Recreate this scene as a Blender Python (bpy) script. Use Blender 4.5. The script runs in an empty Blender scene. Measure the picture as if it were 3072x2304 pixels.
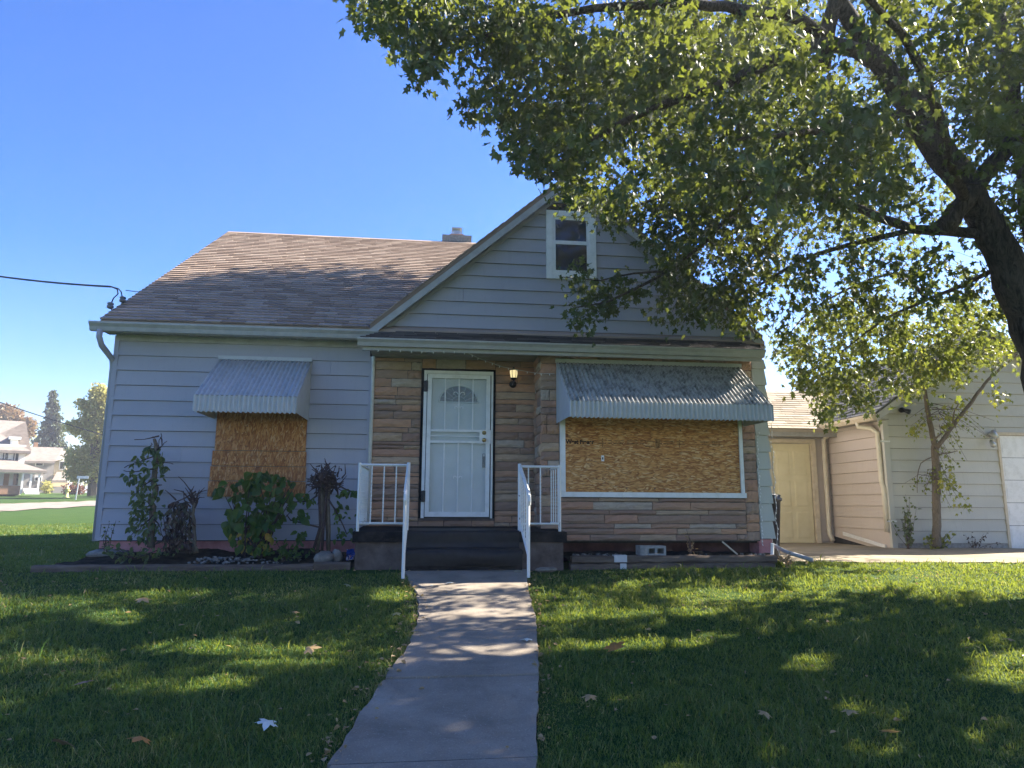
import bpy, math, random
import numpy as np
from mathutils import Vector, Matrix

# ------------------------------------------------------------------ camera, sky, sun, exposure
SC = bpy.context.scene
COL = SC.collection
W, H, F = 3072, 2304, 2126.0                     # photo pixels; focal length in those pixels
YAW, PITCH, ROLL = math.radians(6.53), math.radians(9.71), math.radians(-0.289)
CAM = np.array([0.0, 0.0, 1.55])
_f = np.array([math.sin(YAW) * math.cos(PITCH), math.cos(YAW) * math.cos(PITCH), math.sin(PITCH)])
_r = np.array([math.cos(YAW), -math.sin(YAW), 0.0])
_d = np.cross(_f, _r)
_r2 = math.cos(ROLL) * _r + math.sin(ROLL) * _d
_d2 = -math.sin(ROLL) * _r + math.cos(ROLL) * _d
ROT = np.stack([_r2, _d2, _f])
cam_data = bpy.data.cameras.new('camera')
cam_data.sensor_width = 36.0
cam_data.lens = 36.0 * F / W
cam_data.clip_start = 0.05
cam_data.clip_end = 3000
cam = bpy.data.objects.new('camera', cam_data)
COL.objects.link(cam)
cam.matrix_world = Matrix(((_r2[0], -_d2[0], -_f[0], CAM[0]), (_r2[1], -_d2[1], -_f[1], CAM[1]),
                           (_r2[2], -_d2[2], -_f[2], CAM[2]), (0, 0, 0, 1)))
SC.camera = cam

SUN_EL, SUN_AZ = math.radians(38), math.radians(20)     # azimuth measured from +X towards +Y
SUN = Vector((math.cos(SUN_EL) * math.cos(SUN_AZ), math.cos(SUN_EL) * math.sin(SUN_AZ), math.sin(SUN_EL)))
world = bpy.data.worlds.new('World')
SC.world = world
world.use_nodes = True
wn = world.node_tree
wn.nodes.clear()
sky = wn.nodes.new('ShaderNodeTexSky')
sky.sky_type = 'NISHITA'
sky.sun_disc = False
sky.sun_elevation = SUN_EL
sky.sun_rotation = math.pi / 2 - SUN_AZ
sky.altitude = 0
sky.air_density = 1.0
sky.dust_density = 0.3
sky.ozone_density = 3.5
bg = wn.nodes.new('ShaderNodeBackground')
bg.inputs[1].default_value = 0.058
wo = wn.nodes.new('ShaderNodeOutputWorld')
hs = wn.nodes.new('ShaderNodeHueSaturation')
hs.inputs['Hue'].default_value = 0.517
hs.inputs['Saturation'].default_value = 1.5
wn.links.new(sky.outputs[0], hs.inputs['Color'])
wn.links.new(hs.outputs[0], bg.inputs[0])
wn.links.new(bg.outputs[0], wo.inputs[0])
sl = bpy.data.lights.new('sun', 'SUN')
sl.energy = 5.0
sl.angle = math.radians(0.53)
sl.color = (1.0, 0.92, 0.79)
so = bpy.data.objects.new('sun', sl)
COL.objects.link(so)
so.location = (30, 10, 30)
so.rotation_euler = SUN.to_track_quat('Z', 'Y').to_euler()
SC.view_settings.view_transform = 'Standard'
SC.view_settings.look = 'None'
SC.view_settings.gamma = 1
SC.view_settings.use_curve_mapping = False
SC.view_settings.exposure = 2.35
SC.render.engine = 'CYCLES'
SC.cycles.use_denoising = True
SC.cycles.max_bounces = 8
SC.cycles.diffuse_bounces = 4
SC.cycles.transmission_bounces = 6
SC.cycles.transparent_max_bounces = 8
SC.cycles.sample_clamp_indirect = 6

# ------------------------------------------------------------------ helpers
VEIL_DENSITY = 0.0016
rnd = random.Random(11)
NP = np.random.default_rng(5)


def ray(px):
    return ROT.T @ np.array([(px[0] - W / 2) / F, (px[1] - H / 2) / F, 1.0])


def at_y(px, Y):
    d = ray(px)
    return CAM + d * (Y - CAM[1]) / d[1]


def project(P):
    v = (np.asarray(P) - CAM) @ ROT.T
    w = np.where(v[..., 2] > 0.05, v[..., 2], 0.05)
    return np.stack([W / 2 + F * v[..., 0] / w, H / 2 + F * v[..., 1] / w, v[..., 2]], -1)


GY = np.array([-40, -6, 8.9, 26, 40, 46, 70, 120, 400, 2500.0])
GZ = np.array([-1.2, -0.67, 0.80, 0.80, 1.08, 1.32, 2.40, 3.6, 4.0, 4.0])


def gz(x, y):
    x = np.asarray(x, float)
    y = np.asarray(y, float)
    yy = y
    z = np.interp(yy, GY, GZ)
    z = (z + np.interp(yy - .5, GY, GZ) + np.interp(yy + .5, GY, GZ)) / 3
    return z + 0.012 * np.sin(x * 1.7 + y * .6) * np.sin(y * 1.3 - x * .4)


def on_ground(px, lift=0.0):
    d = ray(px)
    lo = 0.5
    t = 1.0
    prev = None
    while t < 400:
        p = CAM + d * t
        e = p[2] - float(gz(p[0], p[1])) - lift
        if e < 0:
            a, b = prev, t
            for _ in range(40):
                m = (a + b) / 2
                q = CAM + d * m
                if q[2] - float(gz(q[0], q[1])) - lift < 0:
                    b = m
                else:
                    a = m
            return CAM + d * b
        prev = t
        t *= 1.02
    return CAM + d * t


class MB:
    """collects geometry for ONE mesh object"""

    def __init__(self):
        self.v = []
        self.f = []

    def add(self, verts, faces):
        o = len(self.v)
        self.v += [tuple(map(float, p)) for p in verts]
        self.f += [tuple(i + o for i in fc) for fc in faces]
        return self

    def box(self, x0, x1, y0, y1, z0, z1):
        return self.add([(x0, y0, z0), (x1, y0, z0), (x1, y1, z0), (x0, y1, z0), (x0, y0, z1), (x1, y0, z1), (x1, y1, z1), (x0, y1, z1)],
                        [(0, 3, 2, 1), (4, 5, 6, 7), (0, 1, 5, 4), (1, 2, 6, 5), (2, 3, 7, 6), (3, 0, 4, 7)])

    def hexa(self, b, t):
        """8 corners: bottom ring b, top ring t"""
        return self.add(list(b) + list(t), [(3, 2, 1, 0), (4, 5, 6, 7), (0, 1, 5, 4), (1, 2, 6, 5), (2, 3, 7, 6), (3, 0, 4, 7)])

    def prism(self, poly, vec):
        n = len(poly)
        vec = np.array(vec)
        a = [np.array(p, float) for p in poly]
        return self.add([*a, *[p + vec for p in a]],
                        [tuple(range(n))[::-1], tuple(range(n, 2 * n))] + [(i, (i + 1) % n, n + (i + 1) % n, n + i) for i in range(n)])

    def tube(self, pts, rad, n=8, cap=True):
        pts = [np.array(p, float) for p in pts]
        if not hasattr(rad, '__len__'):
            rad = [rad] * len(pts)
        o = len(self.v)
        prev = None
        for i, p in enumerate(pts):
            t = pts[min(i + 1, len(pts) - 1)] - pts[max(i - 1, 0)]
            t /= np.linalg.norm(t) + 1e-9
            if prev is None:
                a = np.cross(t, (0, 0, 1) if abs(t[2]) < .9 else (1, 0, 0))
            else:
                a = prev - t * np.dot(prev, t)
            a /= np.linalg.norm(a) + 1e-9
            prev = a
            b = np.cross(t, a)
            for k in range(n):
                w = 2 * math.pi * k / n
                self.v.append(tuple(p + rad[i] * (math.cos(w) * a + math.sin(w) * b)))
        for i in range(len(pts) - 1):
            for k in range(n):
                q, q2 = o + i * n + k, o + i * n + (k + 1) % n
                self.f.append((q, q2, q2 + n, q + n))
        if cap:
            self.f.append(tuple(o + k for k in range(n))[::-1])
            self.f.append(tuple(o + (len(pts) - 1) * n + k for k in range(n)))
        return self

    def lathe(self, prof, c=(0, 0, 0), n=12):
        o = len(self.v)
        for (r, z) in prof:
            for k in range(n):
                w = 2 * math.pi * k / n
                self.v.append((c[0] + r * math.cos(w), c[1] + r * math.sin(w), c[2] + z))
        for i in range(len(prof) - 1):
            for k in range(n):
                q, q2 = o + i * n + k, o + i * n + (k + 1) % n
                self.f.append((q, q2, q2 + n, q + n))
        self.f.append(tuple(o + k for k in range(n))[::-1])
        self.f.append(tuple(o + (len(prof) - 1) * n + k for k in range(n)))
        return self

    def mesh(self, name, smooth=False):
        me = bpy.data.meshes.new(name)
        me.from_pydata(self.v, [], self.f)
        if smooth:
            me.polygons.foreach_set('use_smooth', [True] * len(me.polygons))
        me.update()
        return me

    def build(self, name, mat, parent=None, smooth=False):
        return link(name, self.mesh(name, smooth), mat, parent)


def link(name, me, mat, parent=None):
    if mat is not None and not len(me.materials):
        me.materials.append(mat)
    o = bpy.data.objects.new(name, me)
    COL.objects.link(o)
    attach(o, parent)
    return o


def attach(o, parent):
    if parent is not None:
        o.parent = parent
        L = Vector((0, 0, 0))
        p = parent
        while p is not None:                     # every parent is only translated
            L = L + p.location
            p = None if p.parent is None else None
        o.matrix_parent_inverse = Matrix.Translation(-L)


def tag(o, label, cat, group=None):
    o['label'] = label
    o['category'] = cat
    if group:
        o['group'] = group
    return o


def thing(name, loc, label, cat, group=None):
    o = bpy.data.objects.new(name, None)
    COL.objects.link(o)
    o.empty_display_size = .2
    o.location = loc
    return tag(o, label, cat, group)


def kind(o, k):
    o['kind'] = k
    return o


def big_mesh(name, verts, tris, mat, parent=None, col=None, smooth=False):
    """fast numpy mesh of triangles; col = one value per vertex stored as attribute rv"""
    me = bpy.data.meshes.new(name)
    nv, nt = len(verts), len(tris)
    me.vertices.add(nv)
    me.vertices.foreach_set('co', np.ascontiguousarray(verts, np.float32).ravel())
    me.loops.add(nt * 3)
    me.loops.foreach_set('vertex_index', np.ascontiguousarray(tris, np.int32).ravel())
    me.polygons.add(nt)
    me.polygons.foreach_set('loop_start', np.arange(0, nt * 3, 3, dtype=np.int32))
    me.polygons.foreach_set('use_smooth', np.full(nt, bool(smooth)))
    if col is not None:
        at = me.attributes.new('rv', 'FLOAT', 'POINT')
        at.data.foreach_set('value', np.ascontiguousarray(col, np.float32))
    me.update(calc_edges=True)
    me.validate()
    return link(name, me, mat, parent)


# ------------------------------------------------------------------ materials
class NT:
    def __init__(self, name):
        self.m = bpy.data.materials.new(name)
        self.m.use_nodes = True
        self.t = self.m.node_tree
        self.t.nodes.clear()
        self.out = self.n('ShaderNodeOutputMaterial')

    def n(self, typ, **kw):
        nd = self.t.nodes.new(typ)
        for k, v in kw.items():
            setattr(nd, k, v)
        return nd

    def l(self, a, b):
        self.t.links.new(a, b)

    def math(self, op, a, b=0.0):
        nd = self.n('ShaderNodeMath', operation=op)
        for i, q in enumerate((a, b)):
            if isinstance(q, (int, float)):
                nd.inputs[i].default_value = q
            else:
                self.l(q, nd.inputs[i])
        return nd.outputs[0]

    def coord(self, which='Object', scale=(1, 1, 1), rot=(0, 0, 0), rand=False):
        if which == 'Position':
            src = self.n('ShaderNodeNewGeometry').outputs['Position']
        else:
            src = self.n('ShaderNodeTexCoord').outputs[which]
        mp = self.n('ShaderNodeMapping')
        mp.inputs['Scale'].default_value = scale
        mp.inputs['Rotation'].default_value = rot
        self.l(src, mp.inputs[0])
        if rand:
            oi = self.n('ShaderNodeObjectInfo')
            ml = self.math('MULTIPLY', oi.outputs['Random'], 37.0)
            cb = self.n('ShaderNodeCombineXYZ')
            self.l(ml, cb.inputs[0])
            self.l(ml, cb.inputs[1])
            self.l(cb.outputs[0], mp.inputs['Location'])
        return mp.outputs[0]

    def noise(self, vec, scale, detail=4, rough=.55, dist=0):
        nd = self.n('ShaderNodeTexNoise')
        nd.inputs['Scale'].default_value = scale
        nd.inputs['Detail'].default_value = detail
        nd.inputs['Roughness'].default_value = rough
        nd.inputs['Distortion'].default_value = dist
        if vec is not None:
            self.l(vec, nd.inputs['Vector'])
        return nd.outputs[0]

    def ramp(self, fac, stops, interp='LINEAR'):
        nd = self.n('ShaderNodeValToRGB')
        nd.color_ramp.interpolation = interp
        el = nd.color_ramp.elements
        while len(el) < len(stops):
            el.new(.5)
        for e, (p, c) in zip(el, stops):
            e.position = p
            e.color = (*c, 1) if len(c) == 3 else c
        self.l(fac, nd.inputs[0])
        return nd.outputs[0]

    def mix(self, fac, a, b, mode='MIX'):
        nd = self.n('ShaderNodeMix', data_type='RGBA', blend_type=mode)
        for i, q in ((0, fac), (6, a), (7, b)):
            if isinstance(q, (int, float)):
                nd.inputs[i].default_value = q
            elif isinstance(q, tuple):
                nd.inputs[i].default_value = (*q, 1)
            else:
                self.l(q, nd.inputs[i])
        return nd.outputs[2]

    def bsdf(self, color, rough=.7, spec=.3, metal=0.0, bump=None, bstr=.3, bdist=.01):
        b = self.n('ShaderNodeBsdfPrincipled')
        if isinstance(color, tuple):
            b.inputs['Base Color'].default_value = (*color, 1)
        else:
            self.l(color, b.inputs['Base Color'])
        if isinstance(rough, (int, float)):
            b.inputs['Roughness'].default_value = rough
        else:
            self.l(rough, b.inputs['Roughness'])
        b.inputs['Specular IOR Level'].default_value = spec
        b.inputs['Metallic'].default_value = metal
        if bump is not None:
            bp = self.n('ShaderNodeBump')
            bp.inputs['Strength'].default_value = bstr
            bp.inputs['Distance'].default_value = bdist
            self.l(bump, bp.inputs['Height'])
            self.l(bp.outputs[0], b.inputs['Normal'])
        return b

    def done(self, sh):
        self.l(sh.outputs[0], self.out.inputs[0])
        return self.m


def m_plain(name, c1, c2, scale=6, rough=.7, spec=.3, bump=.3, bdist=.004, stretch=(1, 1, 1), objvar=0.0, metal=0.0, lo=.35, hi=.65, which='Position'):
    t = NT(name)
    v = t.coord(which, stretch)
    n = t.noise(v, scale, 6, .6)
    c = t.ramp(n, [(lo, c1), (hi, c2)])
    if objvar:
        oi = t.n('ShaderNodeObjectInfo')
        f = t.math('ADD', t.math('MULTIPLY', oi.outputs['Random'], objvar), 1 - objvar / 2)
        cb = t.n('ShaderNodeCombineColor')
        for i in range(3):
            t.l(f, cb.inputs[i])
        c = t.mix(1.0, c, cb.outputs[0], 'MULTIPLY')
    n2 = t.noise(v, scale * 9, 5, .7)
    return t.done(t.bsdf(c, rough, spec, metal, n2, bump, bdist))


def m_siding(name, base, dirt, tint):
    t = NT(name)
    v = t.coord('Position', (1, 1, 1))
    n = t.noise(v, .9, 5, .6)
    c = t.ramp(n, [(.3, base), (.7, tint)])
    v2 = t.coord('Position', (9, 9, .9))
    n2 = t.noise(v2, 1.6, 6, .7)
    c = t.mix(t.math('MULTIPLY', t.ramp(n2, [(.55, (0, 0, 0)), (.8, (1, 1, 1))]), .28), c, dirt)
    v3 = t.coord('Position', (40, 40, 3.0))
    g = t.noise(v3, 3, 4, .6)
    sp = t.noise(t.coord('Position'), 38, 3, .6)
    c = t.mix(t.math('MULTIPLY', t.ramp(sp, [(.68, (0, 0, 0)), (.74, (1, 1, 1))]), .35), c, (dirt[0] * .6, dirt[1] * .6, dirt[2] * .6))
    oi = t.n('ShaderNodeObjectInfo')
    f = t.math('ADD', t.math('MULTIPLY', oi.outputs['Random'], .07), .965)
    cb = t.n('ShaderNodeCombineColor')
    for i in range(3):
        t.l(f, cb.inputs[i])
    c = t.mix(1.0, c, cb.outputs[0], 'MULTIPLY')
    return t.done(t.bsdf(c, .62, .3, 0, g, .12, .003))


def m_stone():
    t = NT('ledge_stone')
    oi = t.n('ShaderNodeObjectInfo')
    base = t.ramp(oi.outputs['Random'], [(0, (.34, .21, .155)), (.13, (.52, .30, .19)), (.27, (.42, .29, .21)), (.40, (.62, .34, .20)),
                                         (.52, (.38, .245, .175)), (.65, (.54, .385, .255)), (.76, (.52, .28, .18)), (.89, (.55, .46, .37)), (.96, (.38, .245, .19))], 'CONSTANT')
    v = t.coord('Position', (1, 1, 2.2), (0, .12, 0))
    n = t.noise(v, 9, 6, .65, .6)
    c = t.mix(t.ramp(n, [(.3, (0, 0, 0)), (.75, (1, 1, 1))]), t.mix(.45, base, (.2, .125, .09)), base)
    n3 = t.noise(t.coord('Position'), 2.3, 3)
    c = t.mix(t.math('MULTIPLY', n3, .3), c, (.40, .29, .21))
    n2 = t.noise(v, 22, 7, .7)
    h = t.math('ADD', t.math('MULTIPLY', n, .8), t.math('MULTIPLY', n2, .5))
    return t.done(t.bsdf(c, .85, .2, 0, h, .8, .018))


def m_shingle(name, c1, c2, c3, w=.33, rows=.1):
    t = NT(name)
    a = t.n('ShaderNodeAttribute', attribute_name='rv')
    oi = t.n('ShaderNodeObjectInfo')
    fr_ = t.math('FRACT', t.math('ADD', a.outputs['Fac'], oi.outputs['Random']))
    c = t.ramp(fr_, [(.1, c1), (.5, c2), (.95, c3)])
    n = t.noise(t.coord('Position'), 1.1, 5, .6)
    c = t.mix(t.math('MULTIPLY', t.ramp(n, [(.4, (0, 0, 0)), (.75, (1, 1, 1))]), .4), c, c1)
    g = t.noise(t.coord('Position'), 160, 3, .7)
    c = t.mix(t.math('MULTIPLY', g, .35), c, (c1[0] * .5, c1[1] * .5, c1[2] * .5))
    return t.done(t.bsdf(c, .95, .12, 0, g, .5, .006))


def m_osb(name, axis_rot=(math.radians(90), 0, 0), vertical=False, tint=(1, 1, 1)):
    t = NT(name)
    src = t.coord('Position', (1, 1, 1), axis_rot)
    wob = t.noise(src, 3.5, 3, .5)
    layers = []
    dirs = [58, -34, 24, -12, 7, -4] if not vertical else [15, 40, 118, 62, 98, 82]
    c = None
    for i, a in enumerate(dirs):
        mp = t.n('ShaderNodeMapping')
        mp.inputs['Rotation'].default_value = (0, 0, math.radians(a))
        t.l(src, mp.inputs[0])
        ds = t.n('ShaderNodeVectorMath', operation='ADD')
        cb = t.n('ShaderNodeCombineXYZ')
        t.l(t.math('MULTIPLY', wob, .012 + .004 * i), cb.inputs[1])
        t.l(mp.outputs[0], ds.inputs[0])
        t.l(cb.outputs[0], ds.inputs[1])
        m2 = t.n('ShaderNodeMapping')
        m2.inputs['Scale'].default_value = (8 + .8 * i, 34 + 5 * i, 1)
        m2.inputs['Location'].default_value = (i * 7.3, i * 3.1, 0)
        t.l(ds.outputs[0], m2.inputs[0])
        vo = t.n('ShaderNodeTexVoronoi', voronoi_dimensions='2D')
        vo.inputs['Scale'].default_value = 1
        t.l(m2.outputs[0], vo.inputs['Vector'])
        sp = t.n('ShaderNodeSeparateColor')
        t.l(vo.outputs['Color'], sp.inputs[0])
        col = t.ramp(sp.outputs[0], [(0, (.36, .13, .03)), (.3, (.56, .25, .06)), (.6, (.69, .345, .095)), (.85, (.75, .43, .15)), (1, (.80, .54, .25))])
        edge = t.ramp(vo.outputs['Distance'], [(.35, (1, 1, 1)), (.8, (.5, .42, .36))])
        col = t.mix(1.0, col, edge, 'MULTIPLY')
        if c is None:
            c = col
        else:
            msk = t.ramp(sp.outputs[1], [(.62, (0, 0, 0)), (.63, (1, 1, 1))])
            c = t.mix(msk, c, col)
    fine = t.noise(src, 60, 4, .7)
    c = t.mix(t.math('MULTIPLY', fine, .22), c, (.3, .15, .055))
    c = t.mix(1.0, c, tint, 'MULTIPLY')
    return t.done(t.bsdf(c, .6, .3, 0, fine, .3, .003))


def m_leaf(name, stops, trans=.45, tcol=(.55, .60, .05), rough=.5, spec=.35, pale=.22):
    t = NT(name)
    a = t.n('ShaderNodeAttribute', attribute_name='rv')
    c = t.ramp(a.outputs['Fac'], stops)
    geo = t.n('ShaderNodeNewGeometry')
    back = t.mix(t.math('MULTIPLY', geo.outputs['Backfacing'], pale), c, (.26, .33, .22))
    p = t.bsdf(back, rough, spec)
    tr = t.n('ShaderNodeBsdfTranslucent')
    t.l(t.mix(.55, c, tcol), tr.inputs[0])
    ms = t.n('ShaderNodeMixShader')
    ms.inputs[0].default_value = trans
    t.l(p.outputs[0], ms.inputs[1])
    t.l(tr.outputs[0], ms.inputs[2])
    return t.done(ms)


def m_emit(name, col, strength):
    t = NT(name)
    e = t.n('ShaderNodeEmission')
    e.inputs[0].default_value = (*col, 1)
    e.inputs[1].default_value = strength
    return t.done(e)


def m_glass(name, tint=(.85, .9, .9), alpha=.25, rough=.04):
    t = NT(name)
    g = t.bsdf(tint, rough, .6)
    tr = t.n('ShaderNodeBsdfTransparent')
    ms = t.n('ShaderNodeMixShader')
    ms.inputs[0].default_value = alpha
    t.l(tr.outputs[0], ms.inputs[1])
    t.l(g.outputs[0], ms.inputs[2])
    return t.done(ms)


def m_bark(name, c1, c2, sc=1.0):
    t = NT(name)
    v = t.coord('Position', (14 * sc, 14 * sc, 3.2 * sc), (0, math.radians(-20), 0))
    n = t.noise(v, 2.0, 7, .7, 1.2)
    c = t.ramp(n, [(.36, c1), (.62, c2)])
    return t.done(t.bsdf(c, .92, .1, 0, n, 1.0, .03 / sc))


M = {}


def m_concrete():
    t = NT('old_concrete')
    v = t.coord('Position')
    n = t.noise(v, 2.2, 7, .65, .4)
    c = t.ramp(n, [(.3, (.19, .158, .123)), (.5, (.27, .228, .18)), (.72, (.345, .295, .236))])
    sp = t.noise(v, 130, 3, .7)
    c = t.mix(t.math('MULTIPLY', t.ramp(sp, [(.5, (0, 0, 0)), (.7, (1, 1, 1))]), .45), c, (.13, .12, .105))
    sp2 = t.noise(v, 85, 2, .6)
    c = t.mix(t.math('MULTIPLY', t.ramp(sp2, [(.6, (0, 0, 0)), (.72, (1, 1, 1))]), .4), c, (.5, .46, .4))
    st = t.noise(v, 6, 5, .75, 1.0)
    c = t.mix(t.math('MULTIPLY', t.ramp(st, [(.56, (0, 0, 0)), (.72, (1, 1, 1))]), .45), c, (.14, .12, .1))
    h = t.math('ADD', sp, t.math('MULTIPLY', n, .5))
    return t.done(t.bsdf(c, .93, .12, 0, h, .6, .008))

M['siding'] = m_siding('siding_paint', (.345, .34, .385), (.25, .24, .245), (.395, .39, .43))
M['siding_pale'] = m_siding('siding_pale_paint', (.47, .465, .41), (.31, .30, .25), (.53, .52, .46))
M['siding_garage'] = m_siding('siding_garage_paint', (.47, .455, .40), (.31, .29, .245), (.53, .515, .455))
M['siding_side'] = m_siding('siding_side_paint', (.52, .44, .38), (.34, .28, .24), (.58, .50, .43))
M['trim'] = m_plain('trim_paint', (.34, .335, .33), (.42, .415, .405), 7, .6, .3, .12)
M['trim_dark'] = m_plain('fascia_paint', (.26, .25, .22), (.33, .32, .29), 7, .6, .3, .12)
M['white'] = m_plain('white_paint', (.66, .65, .62), (.80, .79, .77), 9, .5, .4, .1, lo=.25, hi=.55)
M['rail'] = m_plain('chipped_white_paint', (.10, .06, .045), (.74, .73, .70), 17, .55, .4, .4, lo=.29, hi=.33)
M['sheathing'] = m_plain('tar_paper', (.03, .028, .026), (.05, .047, .043), 7, .9, .1, .1)
M['soffit'] = m_plain('soffit_paint', (.27, .26, .22), (.34, .33, .28), 5, .7, .2, .1)
M['stone'] = m_stone()
M['mortar'] = m_plain('mortar', (.10, .085, .07), (.2, .17, .14), 14, .95, .1, .8)
M['foundation'] = m_plain('pink_block_paint', (.42, .16, .16), (.60, .29, .28), 6, .85, .15, .7, .01)
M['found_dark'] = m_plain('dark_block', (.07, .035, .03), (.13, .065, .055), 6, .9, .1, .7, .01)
M['shingle'] = m_shingle('asphalt_shingle', (.26, .19, .145), (.36, .27, .21), (.45, .35, .275))
M['shingle_dark'] = m_shingle('weathered_shingle', (.06, .055, .055), (.10, .09, .09), (.15, .14, .135), .3, .05)
M['shingle_tan'] = m_shingle('tan_shingle', (.30, .25, .19), (.40, .34, .26), (.48, .41, .32), .33, .08)
M['shingle_grey'] = m_shingle('grey_shingle', (.12, .12, .12), (.17, .17, .17), (.22, .22, .21), .33, .08)
M['osb_v'] = m_osb('strand_board_upright', vertical=True, tint=(.80, .70, .78))
M['osb_h'] = m_osb('strand_board', tint=(.98, .95, 1.0))
M['black'] = m_plain('black_rubber', (.007, .007, .008), (.017, .017, .018), 12, .55, .35, .5)
M['hinge'] = m_plain('black_hinge', (.01, .01, .012), (.02, .02, .025), 20, .4, .4, .1)
M['gap'] = m_plain('dark_gap', (.008, .008, .01), (.014, .013, .014), 9, .8, .1, .1)
M['concrete'] = m_concrete()
M['concrete_drive'] = m_plain('driveway_concrete', (.20, .165, .11), (.30, .25, .175), 1.7, .92, .15, .6, .006)
M['stoop'] = m_plain('stained_concrete', (.075, .058, .05), (.16, .125, .108), 5, .92, .1, .8, .01)
M['stoop_dark'] = m_plain('black_painted_concrete', (.010, .010, .011), (.045, .040, .038), 5, .85, .15, .8, .01, lo=.45, hi=.75)
M['timber'] = m_plain('weathered_timber', (.10, .075, .06), (.20, .155, .12), 2.6, .95, .1, 1.0, .012, (1, 7, 7))
M['soil'] = m_plain('bed_soil', (.028, .024, .017), (.075, .062, .045), 9, .98, .05, 1.0, .03)
M['brass'] = m_plain('brass', (.62, .42, .12), (.78, .58, .24), 9, .3, .5, .05, metal=1.0)
M['lock'] = m_plain('grey_lockbox', (.05, .055, .055), (.09, .095, .095), 20, .5, .4, .1)
M['door'] = m_plain('door_paint', (.56, .60, .585), (.66, .69, .675), 4, .5, .4, .1)
M['door_tan'] = m_plain('cream_door_paint', (.62, .53, .32), (.70, .61, .39), 2.5, .6, .3, .15)
M['tan_trim'] = m_plain('cream_trim_paint', (.52, .43, .30), (.63, .54, .40), 8, .6, .3, .3)
M['spout'] = m_plain('cream_spout_paint', (.60, .53, .40), (.70, .63, .50), 5, .55, .35, .1)
M['glass_storm'] = m_glass('dusty_storm_glass', (.7, .73, .72), .1, .06)
M['glass_dark'] = m_plain('dark_window_glass', (.012, .014, .018), (.025, .028, .034), 3, .04, .6, .02)
M['fan_glass'] = m_plain('leaded_glass', (.05, .06, .06), (.11, .125, .12), 26, .15, .5, .3)
M['lead'] = m_plain('lead_came', (.32, .34, .33), (.42, .44, .43), 9, .4, .4, .1)
M['lamp_glass'] = m_emit('lit_lamp_glass', (1.0, .84, .42), .2)
M['bulb'] = m_plain('clear_bulb', (.75, .74, .68), (.85, .84, .8), 9, .2, .5, .05)
M['wire'] = m_plain('wire_sheath', (.02, .022, .028), (.04, .042, .05), 9, .6, .3, .05)
M['string_wire'] = m_plain('string_wire', (.42, .40, .36), (.58, .56, .52), 9, .5, .3, .05)
M['porcelain'] = m_plain('grey_porcelain', (.10, .11, .13), (.16, .17, .19), 20, .35, .5, .05)
M['brick'] = m_plain('chimney_brick', (.30, .13, .085), (.42, .2, .14), 16, .9, .1, .5)
M['clay'] = m_plain('clay_flue', (.46, .25, .17), (.56, .34, .24), 9, .85, .15, .3)
M['galv'] = m_plain('galvanised_metal', (.45, .46, .47), (.6, .61, .62), 14, .4, .5, .1, metal=.7)
M['block'] = m_plain('grey_block', (.26, .25, .235), (.37, .36, .34), 20, .95, .1, 1.0, .008)
M['rock'] = m_plain('field_stone', (.15, .135, .115), (.30, .275, .24), 9, .9, .15, .8, .01)
M['whitestone'] = m_plain('white_pebble', (.06, .056, .05), (.34, .33, .30), 26, .85, .2, .3, objvar=.3)
M['plastic'] = m_plain('black_plastic', (.018, .02, .026), (.032, .034, .042), 8, .4, .4, .05)
M['maple_bark'] = m_bark('maple_bark', (.028, .023, .018), (.125, .104, .084), .9)
M['twig'] = m_bark('twig_bark', (.05, .038, .03), (.12, .095, .075), 3)
M['small_bark'] = m_bark('smooth_bark', (.11, .085, .06), (.21, .17, .125), 2)
M['dead'] = m_bark('dead_twig', (.05, .035, .032), (.13, .09, .08), 4)
LEAF = [(0, (.012, .026, .007)), (.35, (.021, .044, .010)), (.7, (.040, .070, .014)), (.9, (.085, .11, .022)), (1, (.2, .18, .03))]
M['leaf'] = m_leaf('maple_leaf', LEAF, .36, (.33, .37, .045), .5, .22)
M['leaf_bush'] = m_leaf('broad_leaf', [(0, (.02, .06, .016)), (.5, (.035, .095, .022)), (.86, (.07, .14, .03)), (.93, (.30, .27, .04)), (1, (.5, .28, .07))], .3)
M['leaf_shrub'] = m_leaf('shrub_leaf', [(0, (.035, .065, .035)), (.6, (.07, .11, .05)), (.9, (.12, .13, .06)), (1, (.16, .09, .04))], .3)
M['leaf_dead'] = m_leaf('withered_leaf', [(0, (.035, .022, .018)), (.6, (.075, .048, .04)), (1, (.13, .085, .065))], .1, (.2, .1, .05))
M['leaf_yellow'] = m_leaf('yellow_leaf', [(0, (.07, .10, .015)), (.5, (.20, .20, .02)), (1, (.40, .34, .04))], .5)
M['grass'] = m_leaf('grass_blade', [(0, (.022, .072, .014)), (.4, (.038, .108, .019)), (.72, (.075, .145, .026)), (.88, (.18, .175, .055)), (1, (.36, .29, .13))], .38, (.50, .54, .05), .55, .2)
M['leaf_tan'] = m_leaf('fallen_leaf_tan', [(0, (.34, .22, .1)), (1, (.42, .29, .14))], .2, (.4, .25, .1))
M['leaf_orange'] = m_leaf('fallen_leaf_orange', [(0, (.40, .17, .04)), (1, (.45, .2, .05))], .2, (.5, .2, .05))
M['leaf_silver'] = m_leaf('fallen_leaf_silver', [(0, (.52, .56, .52)), (1, (.6, .63, .58))], .1, (.5, .5, .4))
M['leaf_brown'] = m_leaf('fallen_leaf_brown', [(0, (.14, .07, .035)), (1, (.19, .10, .05))], .15, (.2, .1, .05))


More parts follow.
